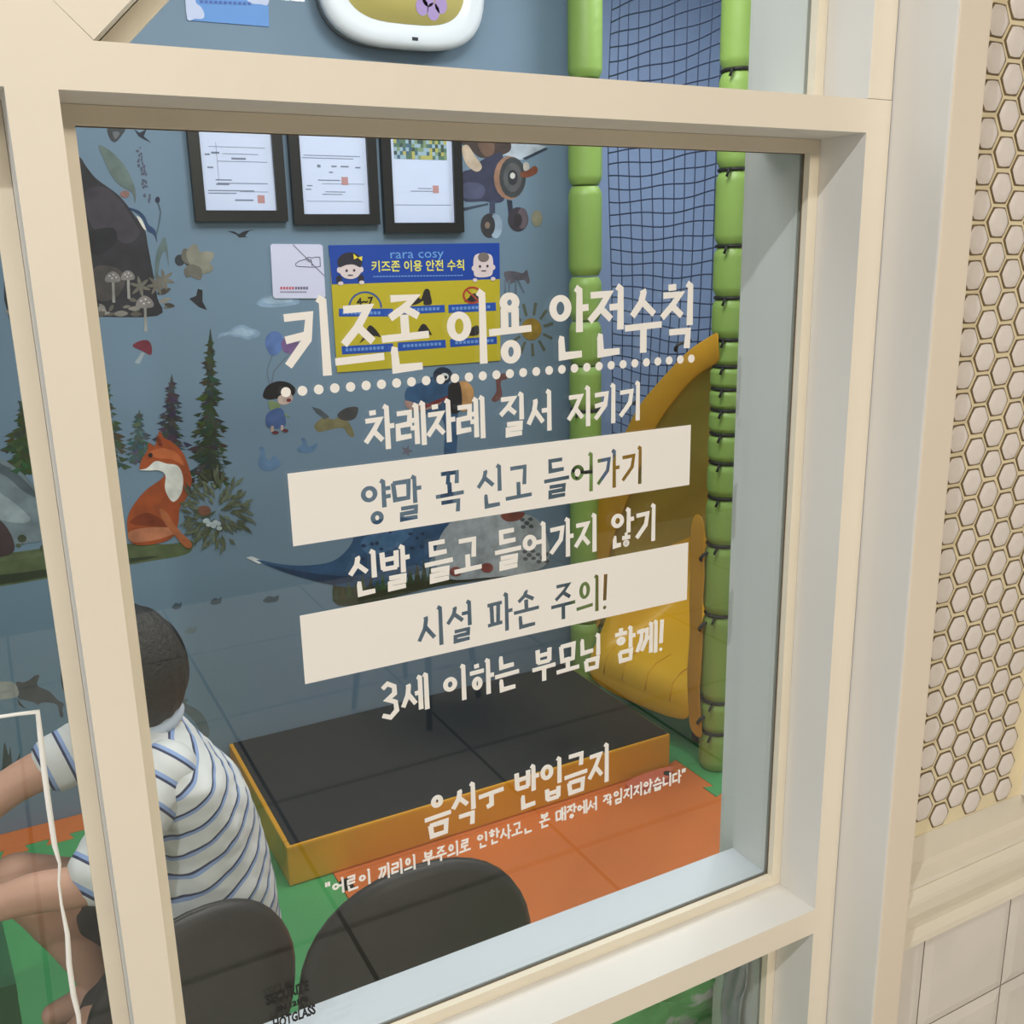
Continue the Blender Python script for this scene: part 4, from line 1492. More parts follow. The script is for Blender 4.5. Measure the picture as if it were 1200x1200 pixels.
# biplane with furry pilot
L = [((176, 184, 196), [(560, 95), (700, 78), (1005, 110), (860, 185), (790, 165), (700, 150)], 1), ((44, 56, 76), [(860, 178), (1000, 112), (1010, 125), (880, 188)], 0),
     ((66, 52, 48), [(500, 70), (760, 70), (790, 130), (720, 165), (620, 175), (560, 130)], 1),
     ((106, 80, 66), [(600, 90), (690, 85), (690, 150), (640, 165)], 1),
     ((50, 52, 76), [(505, 270), (560, 240), (620, 190), (700, 155), (745, 160), (760, 400), (700, 440), (640, 430), (505, 420)], 1),
     ((74, 76, 104), [(510, 330), (590, 320), (640, 350), (620, 410), (510, 405)], 1),
     ((200, 178, 156), [(505, 120), (540, 100), (580, 160), (622, 220), (610, 250), (580, 252), (530, 210)], 1),
     ((52, 62, 80), [(505, 470), (660, 440), (660, 450), (505, 490)], 0),
     ((150, 112, 92), ell(785, 292, 92, 128), 0), ((58, 60, 64), ell(803, 290, 78, 120), 0), ((84, 84, 86), ell(803, 290, 55, 86), 0), ((44, 46, 52), ell(803, 290, 30, 46), 0), ((200, 196, 190), ell(803, 280, 15, 18), 0),
     ((124, 66, 44), [(850, 262), (890, 250), (930, 222), (950, 240), (940, 268), (890, 290), (855, 285)], 1),
     ((190, 180, 172), [(868, 205), (895, 205), (900, 240), (870, 250)], 1),
     ((58, 64, 88), rect(668, 425, 700, 500), 0), ((40, 44, 62), [(770, 420), (800, 425), (810, 560), (785, 560)], 0),
     ((50, 48, 54), ell(668, 572, 52, 72), 0), ((150, 168, 188), ell(704, 575, 38, 72), 0), ((50, 48, 54), ell(658, 570, 42, 66), 0), ((130, 110, 96), ell(655, 570, 15, 20), 0),
     ((52, 46, 56), ell(835, 535, 60, 72), 0), ((92, 80, 88), ell(860, 530, 32, 62), 0), ((44, 40, 44), ell(832, 540, 26, 40), 0),
     ((136, 132, 112), ell(945, 530, 32, 48), 0)]
sticker('biplane_sticker', L, cP, 'blue biplane sticker with a furry pilot, beside the third picture frame')
# sea animals low on the wall
DOL = [(75, 400), (110, 398), (140, 385), (160, 368), (185, 366), (175, 412), (230, 440), (270, 480), (300, 500), (292, 520), (296, 560), (280, 555), (268, 505), (220, 492), (180, 500), (190, 515), (165, 495), (110, 480), (85, 470)]
sticker('dolphin_sticker', [((78, 78, 84), DOL, 1), ((168, 164, 160), [(-60, 405), (0, 395), (60, 398), (84, 430), (80, 465), (0, 480), (-60, 478)], 1), ((52, 50, 54), [(78, 470), (100, 500), (125, 525), (90, 505)], 0)], cS, 'grey dolphin sticker above the white line in the left pane', 'wall sticker', 'dolphin stickers')
sticker('dolphin_sticker', [((92, 104, 112), [(440, 378), (470, 368), (483, 372), (476, 380), (510, 400), (530, 430), (535, 460), (520, 470), (500, 430), (470, 400)], 1)], cB, 'pale dolphin sticker right behind the boy\'s neck', 'wall sticker', 'dolphin stickers')
sticker('starfish_sticker', [((70, 62, 60), [(185 + (62 if k % 2 == 0 else 22) * math.cos(k * .628 + .2), 748 + (55 if k % 2 == 0 else 20) * math.sin(k * .628 + .2)) for k in range(10)], 0)], cS, 'brown starfish sticker just above the boy\'s far sleeve')
sticker('seaweed_sticker', [((58, 74, 74), [(10, 800), (20, 680), (40, 740), (48, 700), (62, 790), (95, 730), (70, 850), (40, 880), (5, 850)], 1)], cS, 'dark seaweed sticker at the far left, low on the wall')
for (x, y, w_, lb) in ((452, 131, 12, 'dark round fish sticker left of the dinosaur tail, nearest the boy\'s head'), (552, 119, 14, 'dark fish sticker midway under the dinosaur tail'), (692, 114, 20, 'long dark fish sticker under the dinosaur, nearest the lower bar'), (488, 193, 15, 'faint fish sticker just right of the boy\'s hair')):
    sticker('fish_sticker', [((70, 84, 98) if w_ != 15 else (104, 118, 126), [(x - w_, y + 4), (x - w_ * .3, y - 8), (x + w_ * .5, y - 6), (x + w_, y - 11), (x + w_ * .95, y + 3), (x + w_ * .3, y + 8), (x - w_ * .5, y + 9)], 1)], cB, lb, 'wall sticker', 'fish stickers')

# ------------------------------------------------------------------ framed certificates
M_frame = mat('black_picture_frame', (22, 21, 21), 0.35)
M_paper = mat('certificate_paper', (206, 214, 240), 0.5)
M_ink = mat('grey_ink', (120, 128, 150), 0.7)


def picture(x0, x1, z0, h, label, lines_, seal, photo=False, off=0.0):
    t = empty('picture_frame', (x0, BY, z0))
    tag(t, label, 'picture', 'black framed certificates')
    fw, th = .030, .022
    bm = bmesh.new()
    for lo, hi in (((x0, BY - th, z0), (x1, BY - .0005, z0 + fw)), ((x0, BY - th, z0 + h - fw), (x1, BY - .0005, z0 + h)),
                   ((x0, BY - th, z0 + fw), (x0 + fw, BY - .0005, z0 + h - fw)), ((x1 - fw, BY - th, z0 + fw), (x1, BY - .0005, z0 + h - fw))):
        box(bm, lo, hi)
    obj('frame', bm, M_frame, t)
    px0, px1, pz0, pz1 = x0 + fw, x1 - fw, z0 + fw, z0 + h - fw
    yp = BY - .012
    p = bxo('paper', (px0, yp, pz0), (px1, BY - .0006, pz1), M_paper, t)
    bm = bmesh.new()
    w_ = px1 - px0
    for u0, u1, dz, hh in lines_:
        box(bm, (px0 + w_ * u0, yp - .0006, pz0 + dz), (px0 + w_ * u1, yp - .0001, pz0 + dz + hh))
    obj('printed_text', bm, M_ink, p)['kind'] = 'stuff'
    bm = bmesh.new()
    box(bm, (px0 + w_ * seal[0], yp - .0007, pz0 + seal[1]), (px0 + w_ * seal[0] + .02, yp - .0001, pz0 + seal[1] + .022))
    obj('red_seal', bm, fm((186, 138, 138)), p)
    if photo:
        bm = bmesh.new()
        ms = [fm((84, 112, 92)), fm((70, 100, 118)), fm((176, 170, 96)), fm((124, 146, 112)), fm((150, 174, 190)), fm((60, 78, 74))]
        nx, nz = 18, 9
        for i in range(nx):
            for k in range(nz):
                box(bm, (px0 + .012 + (w_ - .03) * i / nx, yp - .0008, pz1 - .125 + .10 * k / nz), (px0 + .012 + (w_ - .03) * (i + 1) / nx, yp - .0001, pz1 - .125 + .10 * (k + 1) / nz), 0, R.randrange(6))
        obj('printed_photo', bm, ms, p)


rl = random.Random(3)
picture(.506, .766, 1.695, .37, 'leftmost of the three black framed certificates, over the swooping bird sticker', [(.42, .68, .026, .004), (.06, .70, .052, .0025), (.06, .45, .045, .0025), (.2, .9, .072, .002), (.18, .36, .068, .004), (.18, .4, .080, .003), (.22, .92, .130, .0015), (.42, .62, .136, .005), (.15, .26, .150, .005), (.3, .8, .150, .0015), (.08, .16, .112, .004), (.06, .13, .146, .004), (.22, .225, .08, .10), (.12, .9, .168, .0012), (.5, .9, .05, .0012)], (.74, .020))
picture(.784, 1.047, 1.685, .37, 'middle one of the three black framed certificates, above the square shoe card', [(.06, .9, .036, .0012), (.3, .6, .055, .002), (.35, .65, .062, .002), (.06, .14, .068, .003), (.25, .58, .094, .0025), (.08, .16, .078, .003), (.25, .3, .13, .008), (.46, .54, .132, .004), (.6, .72, .132, .004), (.82, .9, .13, .004), (.04, .8, .155, .002), (.06, .9, .162, .002), (.3, .95, .085, .0012), (.42, .48, .116, .003)], (.60, .083))
picture(1.063, 1.327, 1.660, .37, 'rightmost of the three black framed certificates, with small colour photos at its top', [(.04, .96, .052, .0014), (.3, .66, .092, .002), (.42, .64, .100, .002)], (.66, .088), True)

# ------------------------------------------------------------------ square card with a struck-out shoe
bm = bmesh.new()


def wq(tf, p, y=BY):
    return on_y(*tf(p), y)


def slab(name, pts, tf, m, th, parent=None, sm=0):
    b_ = bmesh.new()
    pts = smooth_poly(pts, sm) if sm else pts
    prism(b_, [(wq(tf, p).x, BY - th, wq(tf, p).z) for p in pts], (0, th - .0004, 0))
    return obj(name, b_, m, parent)


cd = slab('shoe_card', [(532, 690), (545, 679), (825, 682), (838, 692), (855, 985), (845, 998), (560, 998), (548, 986)], cA, mat('lilac_white_card', (214, 212, 236), 0.5), .004)
tag(cd, 'square white card with a struck-out shoe drawing, left of the blue and yellow poster', 'sign')


def ink(name, polys, tf, rgb, parent, th):
    b_ = bmesh.new()
    for i, p in enumerate(polys):
        prism(b_, [(wq(tf, q_).x, BY - th - .0003 - .00004 * (i % 6), wq(tf, q_).z) for q_ in p], (0, .0003 + .00004 * (i % 6), 0))
    return obj(name, b_, fm(rgb), parent)


sh = thickline([(680, 795), (700, 780), (735, 770), (755, 757), (775, 762), (800, 756), (822, 758), (824, 812), (780, 816), (700, 812), (682, 808), (680, 795)], 4) + thickline([(770, 770), (778, 810)], 4) + thickline([(740, 772), (760, 785)], 3) + thickline([(750, 765), (770, 778)], 3)
ink('shoe_drawing', sh, cA, (60, 60, 84), cd, .0041)
ink('strike_line', thickline([(664, 683), (850, 868)], 4), cA, (110, 104, 130), cd, .0045)
ink('printed_text', [rect(590 + 17 * k, 930, 602 + 17 * k, 946) for k in range(5)], cA, (196, 92, 110), cd, .0041)
ink('printed_text', [rect(676 + 16 * k, 930, 688 + 16 * k, 946) for k in range(5)] + [rect(590 + 12 * k, 957, 598 + 12 * k, 965) for k in range(13)], cA, (112, 104, 128), cd, .0041)

# ------------------------------------------------------------------ blue and yellow rules poster
pt = slab('rules_poster', [(78, 92), (1120, 78), (1128, 795), (130, 868)], c6, mat('poster_yellow', (196, 176, 36), 0.45), .003)
tag(pt, 'blue and yellow rules poster with two cartoon children, behind the bold title', 'poster')
slab('blue_header', [(77, 91), (1120, 77), (1123, 297), (96, 330)], c6, mat('poster_blue', (20, 66, 160), 0.45), .0033, pt)
hd = fm((238, 224, 70))


def ptext(name, text, p0, p1, size, rgb, th=.0036, bold=0.0):
    a, b_ = wq(c6, p0), wq(c6, p1)
    d_ = b_ - a
    wd_ = d_.length
    d_.normalize()
    up = Vector((0, 0, 1))
    bm_ = bmesh.new()
    font_text(bm_, text, size, lambda u, v: (a.x + d_.x * u, BY - th, a.z + d_.z * u + v), wd_, bold=bold)
    return obj(name, bm_, fm(rgb), pt)


ptext('poster_title', '키즈존 이용 안전 수칙', (340, 248), (905, 238), .036, (240, 226, 90), bold=.0006)
ptext('shop_name', 'rara cosy', (455, 172), (780, 165), .040, (110, 160, 220))
ink('small_print', [rect(350 + 19 * k, 279 - .25 * k, 364 + 19 * k, 285 - .25 * k) for k in range(29)], c6, (120, 160, 220), pt, .0034)


def face(cx, cy, s, girl):
    b_ = []
    sk = (226, 206, 206)
    if girl:
        ink('hair', [smooth_poly(ell(cx - 2 * s, cy - 42 * s, 76 * s, 62 * s, 14), 2), ell(cx - 68 * s, cy + 62 * s, 18 * s, 26 * s), ell(cx + 66 * s, cy + 58 * s, 18 * s, 26 * s)], c6, (44, 40, 52), pt, .0035)
    ink('face', [ell(cx, cy + 8 * s, 66 * s, 52 * s), ell(cx - 66 * s, cy + 4 * s, 15 * s, 18 * s), ell(cx + 66 * s, cy + 2 * s, 15 * s, 18 * s)] if girl else
        [smooth_poly([(cx - 55, cy - 55), (cx, cy - 72), (cx + 52, cy - 55), (cx + 58, cy + 30), (cx + 40, cy + 68), (cx - 45, cy + 72), (cx - 60, cy + 30)], 4), ell(cx - 60, cy + 20, 12, 16), ell(cx + 60, cy + 14, 12, 16)], c6, sk, pt, .0040)
    if girl:
        ink('fringe', [smooth_poly([(cx - 66 * s, cy - 12 * s), (cx - 50 * s, cy - 60 * s), (cx, cy - 76 * s), (cx + 52 * s, cy - 56 * s), (cx + 64 * s, cy - 12 * s), (cx + 20 * s, cy - 30 * s), (cx - 30 * s, cy - 26 * s)], 3)], c6, (44, 40, 52), pt, .0045)
        ink('bow', [[(cx + 20, cy - 95), (cx + 46, cy - 72), (cx + 22, cy - 60)], [(cx + 46, cy - 72), (cx + 74, cy - 80), (cx + 70, cy - 50)]], c6, (240, 214, 60), pt, .0050)
        [ink('foot', [e_], c6, sk, pt, .0046) for e_ in (ell(cx - 58, cy + 86, 16, 12), ell(cx + 70, cy + 80, 16, 12))]
    else:
        ink('curl', [smooth_poly(ell(cx, cy - 48, 34, 30, 10), 2)], c6, (120, 106, 104), pt, .0045)
        [ink('foot', [e_], c6, sk, pt, .0046) for e_ in (ell(cx - 52, cy + 92, 14, 12), ell(cx + 58, cy + 84, 14, 12))]
    ink('features', [ell(cx - 22 * s, cy + 8 * s, 7, 8), ell(cx + 24 * s, cy + 6 * s, 7, 8), rect(cx - 14, cy + 32, cx + 16, cy + 38)], c6, (60, 44, 56), pt, .0049)


face(208, 238, 1.0, True)
face(1022, 212, 1.0, False)
for lab, pts in (('banner', rect(140, 478, 470, 526)), ('banner', [(500, 468), (785, 455), (788, 500), (500, 515)]), ('banner', [(808, 455), (1098, 440), (1100, 490), (810, 505)]),
                 ('banner', [(155, 708), (470, 690), (474, 740), (160, 758)]), ('banner', [(500, 685), (790, 668), (794, 716), (500, 738)]), ('banner', [(818, 665), (1104, 648), (1106, 692), (820, 714)])):
    slab(lab, pts, c6, mat('poster_banner_blue', (28, 78, 170), 0.5), .0034, pt)
for x0_, y0_, sl_ in ((160, 504, -.0), (520, 488, -.045), (830, 478, -.05), (180, 730, -.06), (530, 706, -.06), (850, 686, -.06)):
    ink('banner_text', [[(x0_ + 24 * k, y0_ + sl_ * 24 * k - 9), (x0_ + 24 * k + 17, y0_ + sl_ * 24 * k - 9), (x0_ + 24 * k + 17, y0_ + sl_ * 24 * k + 9), (x0_ + 24 * k, y0_ + sl_ * 24 * k + 9)] for k in range(10)], c6, (110, 150, 214), pt, .0036)
ink('age_arc', thickline([(300 + 98 * math.cos(a * .2), 472 - 95 * math.sin(a * .2)) for a in range(0, 17)], 10), c6, (44, 82, 150), pt, .0034)
ptext('age_text', '4~7', (248, 458), (352, 448), .030, (40, 36, 34), bold=.0012)
KK = (40, 34, 34)
ink('pictogram', [smooth_poly([(572, 458), (590, 425), (615, 402), (640, 420), (650, 398), (665, 360), (690, 362), (700, 400), (706, 450), (660, 455), (655, 430), (630, 445), (600, 455)], 3)], c6, KK, pt, .0034)
ink('pictogram', [smooth_poly([(905, 435), (930, 415), (950, 390), (980, 388), (995, 430), (960, 440)], 3)], c6, KK, pt, .0034)
ink('prohibition_ring', thickline([(955 + 54 * math.cos(a * .26), 396 + 48 * math.sin(a * .26)) for a in range(0, 25)], 12) + thickline([(918, 362), (990, 430)], 10), c6, (176, 60, 40), pt, .0037)
ink('pictogram', [smooth_poly([(265, 690), (290, 650), (320, 585), (350, 590), (395, 650), (350, 645), (330, 690), (310, 660)], 3)], c6, KK, pt, .0034)
ink('pictogram', [smooth_poly([(615, 640), (640, 580), (670, 576), (708, 640), (670, 625), (640, 636)], 3)], c6, KK, pt, .0034)
ink('pictogram', [smooth_poly([(930, 640), (945, 600), (985, 580), (1000, 610), (985, 640)], 3)], c6, KK, pt, .0034)

# ------------------------------------------------------------------ sky-blue leaflet and the oval white unit, above
cW = crop(200, 0, 1200 / 140)
lf = slab('leaflet', [(150, -420), (965, -420), (985, 270), (165, 205)], cW, mat('leaflet_blue', (88, 142, 210), 0.5), .003)
tag(lf, 'light blue leaflet with white clouds on the wall, seen through the upper pane', 'poster')
ink('cloud', [smooth_poly([(150, -60), (240, -60), (250, 30), (300, 70), (335, 140), (320, 190), (240, 190), (165, 195)], 3), smooth_poly([(720, -60), (965, -60), (972, 50), (900, 45), (820, 40), (770, 10)], 3)], cW, (196, 204, 232), lf, .0031)
ink('printed_text', [rect(290 + 48 * k, 5 + 2 * k, 322 + 48 * k, 34 + 2 * k) for k in range(11)], cW, (70, 104, 176), lf, .0038)

un = empty('wall_unit', (1.17, BY, 2.4))
tag(un, 'rounded white wall unit with a yellow front panel, cut by the top of the photo', 'wall unit')
UY = 2.045
pl, pb, pr = on_y(378, 0, UY), on_y(480, 57, UY), on_y(567, 0, UY)
ux, uw = (pl.x + pr.x) / 2, (pr.x - pl.x) / 2 * 1.04
uz = pb.z + .215


def sup(rx, rz, n=48, e=.62):
    return [(ux + rx * math.copysign(abs(math.cos(k * math.tau / n)) ** e, math.cos(k * math.tau / n)), uz + rz * math.copysign(abs(math.sin(k * math.tau / n)) ** e, math.sin(k * math.tau / n))) for k in range(n)]


def rings(levels, m, name, par):
    bm_ = bmesh.new()
    rs_ = []
    for rx, rz, yy in levels:
        rs_.append([bm_.verts.new((x, yy, z)) for x, z in sup(rx, rz)])
    for a, b_ in zip(rs_[:-1], rs_[1:]):
        for k in range(48):
            bm_.faces.new((a[k], a[(k + 1) % 48], b_[(k + 1) % 48], b_[k]))
    bm_.faces.new(rs_[0])
    bm_.faces.new(rs_[-1])
    return obj(name, bm_, m, par, True)


rings([(uw * .97, .21, BY - .0005), (uw * .97, .21, BY - .03), (uw * .93, .2, BY - .034)], mat('unit_grey_back', (130, 132, 138), 0.6), 'back_plate', un)
sh_ = rings([(uw * .93, .20, BY - .035), (uw * .99, .212, BY - .04), (uw, .215, BY - .055), (uw * .985, .212, BY - .068), (uw * .92, .197, BY - .078), (uw * .80, .165, BY - .078), (uw * .74, .15, BY - .068)], mat('unit_white_shell', (226, 228, 234), 0.3), 'shell', un)
pn = rings([(uw * .735, .149, BY - .060), (uw * .735, .149, BY - .0705)], mat('unit_yellow_panel', (206, 190, 112), 0.5), 'front_panel', un)
bm = bmesh.new()
for dx, dz in ((.05, -.10), (.085, -.11), (.07, -.075), (.11, -.09)):
    lathe(bm, [(.02, 0), (.022, .002), (.015, .004)], (0, 0, 0), 12) if False else None
    prism(bm, [(ux + dx + .020 * math.cos(k * .524), BY - .0715, uz + dz + .024 * math.sin(k * .524)) for k in range(12)], (0, .0009, 0))
obj('purple_motif', bm, fm((166, 140, 190)), un)
bxo('dark_mark', (ux + .012, BY - .0795, uz - .193), (ux + .030, BY - .0775, uz - .184), M_ink if False else M_blk, un)

# ------------------------------------------------------------------ the boy
boy = empty('person', (.1, .73, .4))
tag(boy, 'boy with short black hair in a blue-striped white polo shirt, crouching behind the left stile', 'person')
M_skin = mat('skin', (206, 156, 132), 0.55, 0.05, 10)


def blob(bm_, c_, r_, rot=None):
    res = bmesh.ops.create_icosphere(bm_, subdivisions=3, radius=1.0)
    M_ = Matrix.Translation(c_) @ (rot or Matrix.Identity(4)) @ Matrix.Diagonal((*r_, 1))
    bmesh.ops.transform(bm_, matrix=M_, verts=res['verts'])


def limb(bm_, pts, rad_):
    P_, R2 = [], []
    n = len(pts)
    for i in range(n - 1):
        for s in range(6):
            t_ = s / 6
            p0, p1, p2, p3 = (Vector(pts[max(0, min(n - 1, i + j - 1))]) for j in range(4))
            P_.append(0.5 * ((2 * p1) + (p2 - p0) * t_ + (2 * p0 - 5 * p1 + 4 * p2 - p3) * t_ * t_ + (3 * p1 - p0 - 3 * p2 + p3) * t_ ** 3))
            R2.append(rad_[i] * (1 - t_) + rad_[i + 1] * t_)
    P_.append(Vector(pts[-1]))
    R2.append(rad_[-1])
    tube(bm_, P_, R2, 14)
    blob(bm_, pts[0], [rad_[0]] * 3)
    blob(bm_, pts[-1], [rad_[-1]] * 3)


def fuse(bm_, name, m, parent, vox, noise=0.0, it=6):
    me = bpy.data.meshes.new('tmp')
    bm_.to_mesh(me)
    bm_.free()
    o = bpy.data.objects.new('tmp', me)
    COL.objects.link(o)
    md_ = o.modifiers.new('r', 'REMESH')
    md_.mode = 'VOXEL'
    md_.voxel_size = vox
    ms_ = o.modifiers.new('s', 'SMOOTH')
    ms_.factor = .5
    ms_.iterations = it
    dg = bpy.context.evaluated_depsgraph_get()
    me2 = bpy.data.meshes.new_from_object(o.evaluated_get(dg))
    bpy.data.objects.remove(o)
    me2.name = name
    if noise:
        from mathutils import noise as nz
        for v in me2.vertices:
            p_ = v.co
            v.co = p_ + v.normal * noise * (nz.noise(Vector((p_.x * 26 + p_.z * 22, p_.y * 16, p_.z * 20 - p_.x * 8))) + .5 * nz.noise(p_ * 55))
    for p_ in me2.polygons:
        p_.use_smooth = True
    me2.materials.clear()
    me2.materials.append(m)
    o2 = bpy.data.objects.new(name, me2)
    COL.objects.link(o2)
    o2.parent = parent
    o2.matrix_parent_inverse = parent.matrix_basis.inverted()
    return o2


HC = Vector((.056, .768, .950))          # head centre; the boy looks towards -x
bm = bmesh.new()
HR = Matrix.Rotation(math.radians(-60), 4, 'Z')


def hd(x, y, z):
    return HC + HR @ Vector((x, y, z))


blob(bm, HC, (.090, .080, .102), HR)
blob(bm, hd(-.028, 0, -.045), (.056, .056, .058), HR)
blob(bm, hd(-.090, 0, -.022), (.014, .011, .012), HR)
blob(bm, hd(-.082, 0, -.008), (.012, .009, .022), HR)
for s in (-1, 1):
    blob(bm, hd(.008, .080 * s, -.018), (.016, .010, .026), HR @ Matrix.Rotation(.25 * s, 4, 'Z'))
    blob(bm, hd(-.062, .034 * s, -.035), (.024, .020, .020), HR)
limb(bm, [HC + Vector((.026, -.005, -.06)), (.088, .745, .872), (.100, .738, .83)], [.043, .040, .050])
blob(bm, (.115, .735, .76), (.060, .100, .10))
blob(bm, (.115, .735, .60), (.08, .105, .12))
blob(bm, (.095, .735, .472), (.08, .100, .070))
SHN, ELN, WRN = Vector((.084, .648, .822)), Vector((-.028, .585, .722)), Vector((-.200, .600, .716))
SHF, ELF, WRF = Vector((.075, .838, .838)), Vector((-.120, .815, .785)), Vector((-.270, .790, .705))
limb(bm, [SHN, (SHN + ELN) / 2, ELN, (ELN + WRN) / 2 + Vector((0, 0, .004)), WRN], [.042, .036, .031, .029, .020])
limb(bm, [SHF, (SHF + ELF) / 2, ELF, (ELF + WRF) / 2, WRF], [.042, .036, .031, .028, .020])
for Wp, dr, up in ((WRN, (WRN - ELN).normalized(), Vector((0, 1, 0))), (WRF, (WRF - ELF).normalized(), Vector((0, -1, 0)))):
    side = up - dr * up.dot(dr)
    side.normalize()
    nr = dr.cross(side).normalized()
    if nr.z > 0:
        nr = -nr
    pc = Wp + dr * .040
    limb(bm, [Wp, pc, Wp + dr * .064], [.018, .021, .019])
    for k, ln_ in ((-1.5, .045), (-.5, .055), (.5, .058), (1.5, .050)):
        b0 = Wp + dr * .066 - side * (k * .0125)
        limb(bm, [b0 - dr * .02, b0, b0 + dr * ln_ * .5 + nr * .004, b0 + dr * ln_ * .85 + nr * .020, b0 + dr * ln_ + nr * .034], [.0085, .0085, .0080, .0072, .0062])
    t0 = Wp + dr * .022 + side * .016
    limb(bm, [t0, t0 + dr * .018 + side * .020 + nr * .006, t0 + dr * .040 + side * .024 + nr * .016], [.011, .0095, .0075])
HN, KN, AN = Vector((.085, .66, .475)), Vector((-.120, .500, .480)), Vector((.030, .545, .430))
HF, KF, AF = Vector((.085, .80, .480)), Vector((-.135, .775, .640)), Vector((-.035, .750, .425))
for Hp, Kp, Ap, ft in ((HN, KN, AN, Vector((.07, .01, .0))), (HF, KF, AF, Vector((-.08, -.02, -.012)))):
    limb(bm, [Hp, (Hp + Kp) / 2, Kp], [.070, .060, .045])
    limb(bm, [Kp, Kp * .62 + Ap * .38 + Vector((.012, 0, 0)), Ap], [.044, .045, .027])
    limb(bm, [Ap, Ap + ft * .5 + Vector((0, 0, -.010)), Ap + ft], [.028, .026, .018])
body = fuse(bm, 'body', M_skin, boy, .0045)


def shirt_mat(name, axis, period=.033, phase=0.0):
    m = bpy.data.materials.new(name)
    m.use_nodes = True
    nt = m.node_tree
    b = nt.nodes['Principled BSDF']
    b.inputs['Roughness'].default_value = .85
    tc = nt.nodes.new('ShaderNodeTexCoord')
    dt = nt.nodes.new('ShaderNodeVectorMath')
    dt.operation = 'DOT_PRODUCT'
    ax = Vector(axis).normalized()
    dt.inputs[1].default_value = ax / period
    nt.links.new(tc.outputs['Object'], dt.inputs[0])
    ad = nt.nodes.new('ShaderNodeMath')
    ad.operation = 'ADD'
    ad.inputs[1].default_value = phase + 50
    nt.links.new(dt.outputs['Value'], ad.inputs[0])
    fr = nt.nodes.new('ShaderNodeMath')
    fr.operation = 'FRACT'
    nt.links.new(ad.outputs[0], fr.inputs[0])
    r = nt.nodes.new('ShaderNodeValToRGB')
    r.color_ramp.interpolation = 'CONSTANT'
    e = r.color_ramp.elements
    e[0].position, e[0].color = 0.0, (*lin((226, 224, 222)), 1)
    e[1].position, e[1].color = 0.60, (*lin((150, 172, 216)), 1)
    for p_, c_ in ((.76, (52, 60, 92)), (.87, (226, 224, 222))):
        x_ = e.new(p_)
        x_.color = (*lin(c_), 1)
    nt.links.new(fr.outputs[0], r.inputs['Fac'])
    nt.links.new(r.outputs['Color'], b.inputs['Base Color'])
    return m


bm = bmesh.new()
spine = [((.130, .732, .415), .118, .150), ((.140, .732, .47), .118, .148), ((.146, .732, .54), .112, .140), ((.146, .732, .61), .104, .134), ((.140, .735, .68), .098, .132), ((.130, .735, .75), .090, .138), ((.112, .735, .81), .080, .144), ((.096, .737, .85), .066, .126), ((.086, .742, .874), .058, .072), ((.078, .746, .892), .048, .056)]
rws = []
for (cx, cy, cz), rx, ry in spine:
    rws.append([bm.verts.new((cx + rx * math.cos(k * math.tau / 28), cy + ry * math.sin(k * math.tau / 28), cz - (.25 * rx * math.cos(k * math.tau / 28) if cz > .8 else 0))) for k in range(28)])
for a, b_ in zip(rws[:-1], rws[1:]):
    for k in range(28):
        bm.faces.new((a[k], a[(k + 1) % 28], b_[(k + 1) % 28], b_[k]))
bm.faces.new(rws[0][::-1])
bm.faces.new(rws[-1])
fuse(bm, 'shirt', shirt_mat('striped_shirt_cloth', (-.50, -.22, 1)), boy, .006, .004)
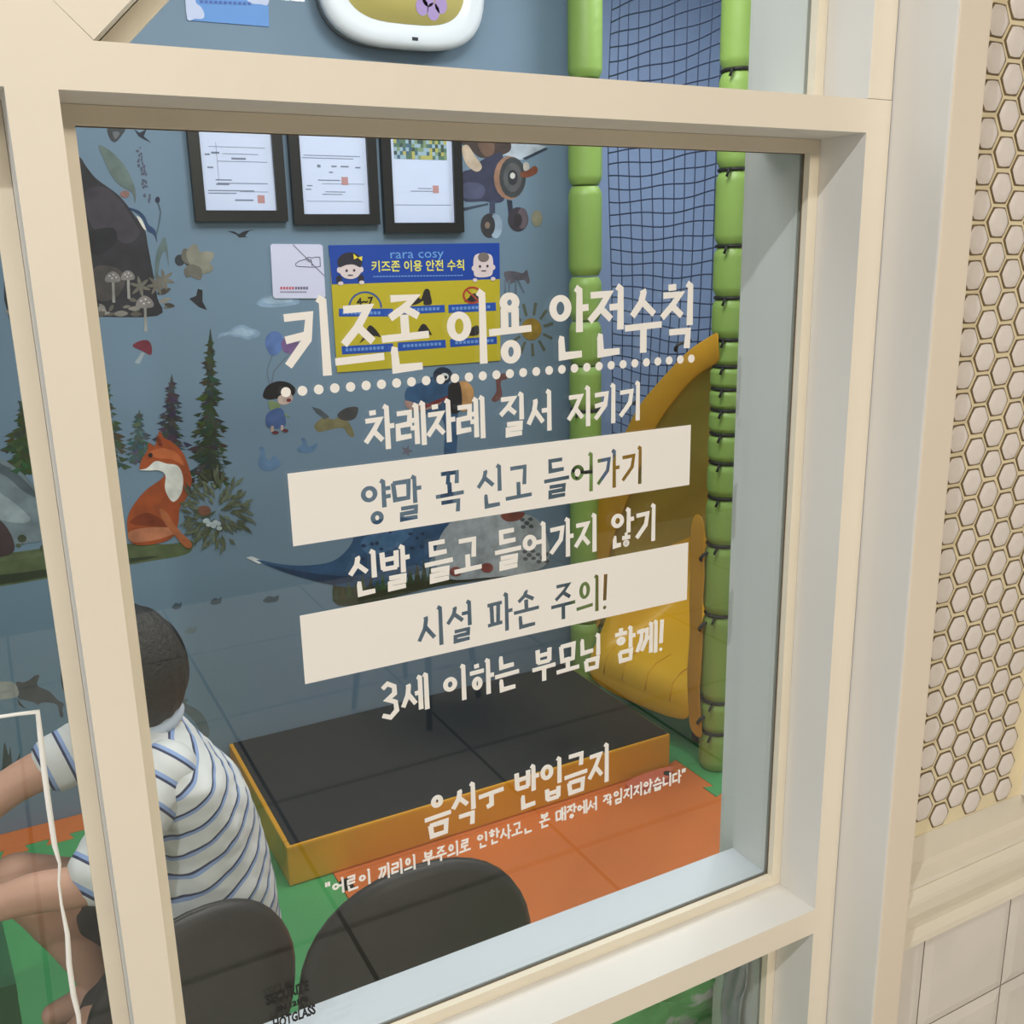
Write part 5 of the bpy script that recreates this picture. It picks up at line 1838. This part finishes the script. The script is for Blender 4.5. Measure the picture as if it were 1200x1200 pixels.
for A_, E_, f_ in ((SHN, ELN, .92), (SHF, ELF, .62)):
    bm = bmesh.new()
    d_ = (E_ - A_)
    limb(bm, [A_ - d_ * .06, A_ + d_ * .25, A_ + d_ * f_ * .7, A_ + d_ * f_], [.050, .051, .050, .049])
    fuse(bm, 'sleeve', shirt_mat('striped_sleeve_cloth', d_, .036, .2), boy, .006, .003, 3)
bm = bmesh.new()
tube(bm, [(.080 + .050 * math.cos(k * math.tau / 24), .744 + .054 * math.sin(k * math.tau / 24), .878 + .012 * math.cos(k * math.tau / 24)) for k in range(24)], .012, 8, closed=True)
obj('collar', bm, mat('pale_blue_collar', (206, 212, 226), 0.85), boy, True)
bm = bmesh.new()
blob(bm, (.125, .735, .455), (.118, .130, .070))
for Hp, Kp in ((HN, KN), (HF, KF)):
    limb(bm, [Hp + Vector((.02, 0, 0)), Hp * .7 + Kp * .3, Hp * .5 + Kp * .5], [.082, .078, .070])
fuse(bm, 'shorts', mat('dark_shorts', (38, 36, 40), 0.85), boy, .007, .003, 4)
# hair
bm = bmesh.new()
res = bmesh.ops.create_icosphere(bm, subdivisions=5, radius=1.0)
for v in bm.verts:
    v.co = Vector((.012 + v.co.x * .100, v.co.y * .091, .013 + v.co.z * .109))
bmesh.ops.delete(bm, geom=[v for v in bm.verts if (v.co.x < -.050 and v.co.z < .035) or (v.co.x < .02 and v.co.z < -.005 - .25 * v.co.x) or v.co.z < -.072], context='VERTS')
for v in bm.verts:
    k = math.sin(v.co.y * 260 + v.co.x * 40) * .0012
    v.co += v.co.normalized() * k
    v.co = hd(*v.co)
o = obj('hair', bm, mat('black_hair', (14, 12, 12), 0.6, 0.4, 90, 0.45, 150), boy, True)
md = o.modifiers.new('s', 'SOLIDIFY')
md.thickness = .012
for s in (-1, 1):
    bmd = bmesh.new()
    blob(bmd, hd(-.078, .030 * s, .004), (.008, .010, .006), HR)
    obj('eye', bmd, mat('dark_eye', (30, 24, 24), 0.2), boy, True)
    bmd = bmesh.new()
    tube(bmd, [hd(-.084, .016 * s, .024), hd(-.080, .030 * s, .029), hd(-.070, .044 * s, .024)], .0028, 6)
    obj('eyebrow', bmd, _mats['black_hair'], boy)
bm = bmesh.new()
blob(bm, hd(-.0835, 0, -.055), (.004, .018, .005), HR)
obj('mouth', bm, mat('lips', (170, 96, 88), 0.5), boy, True)
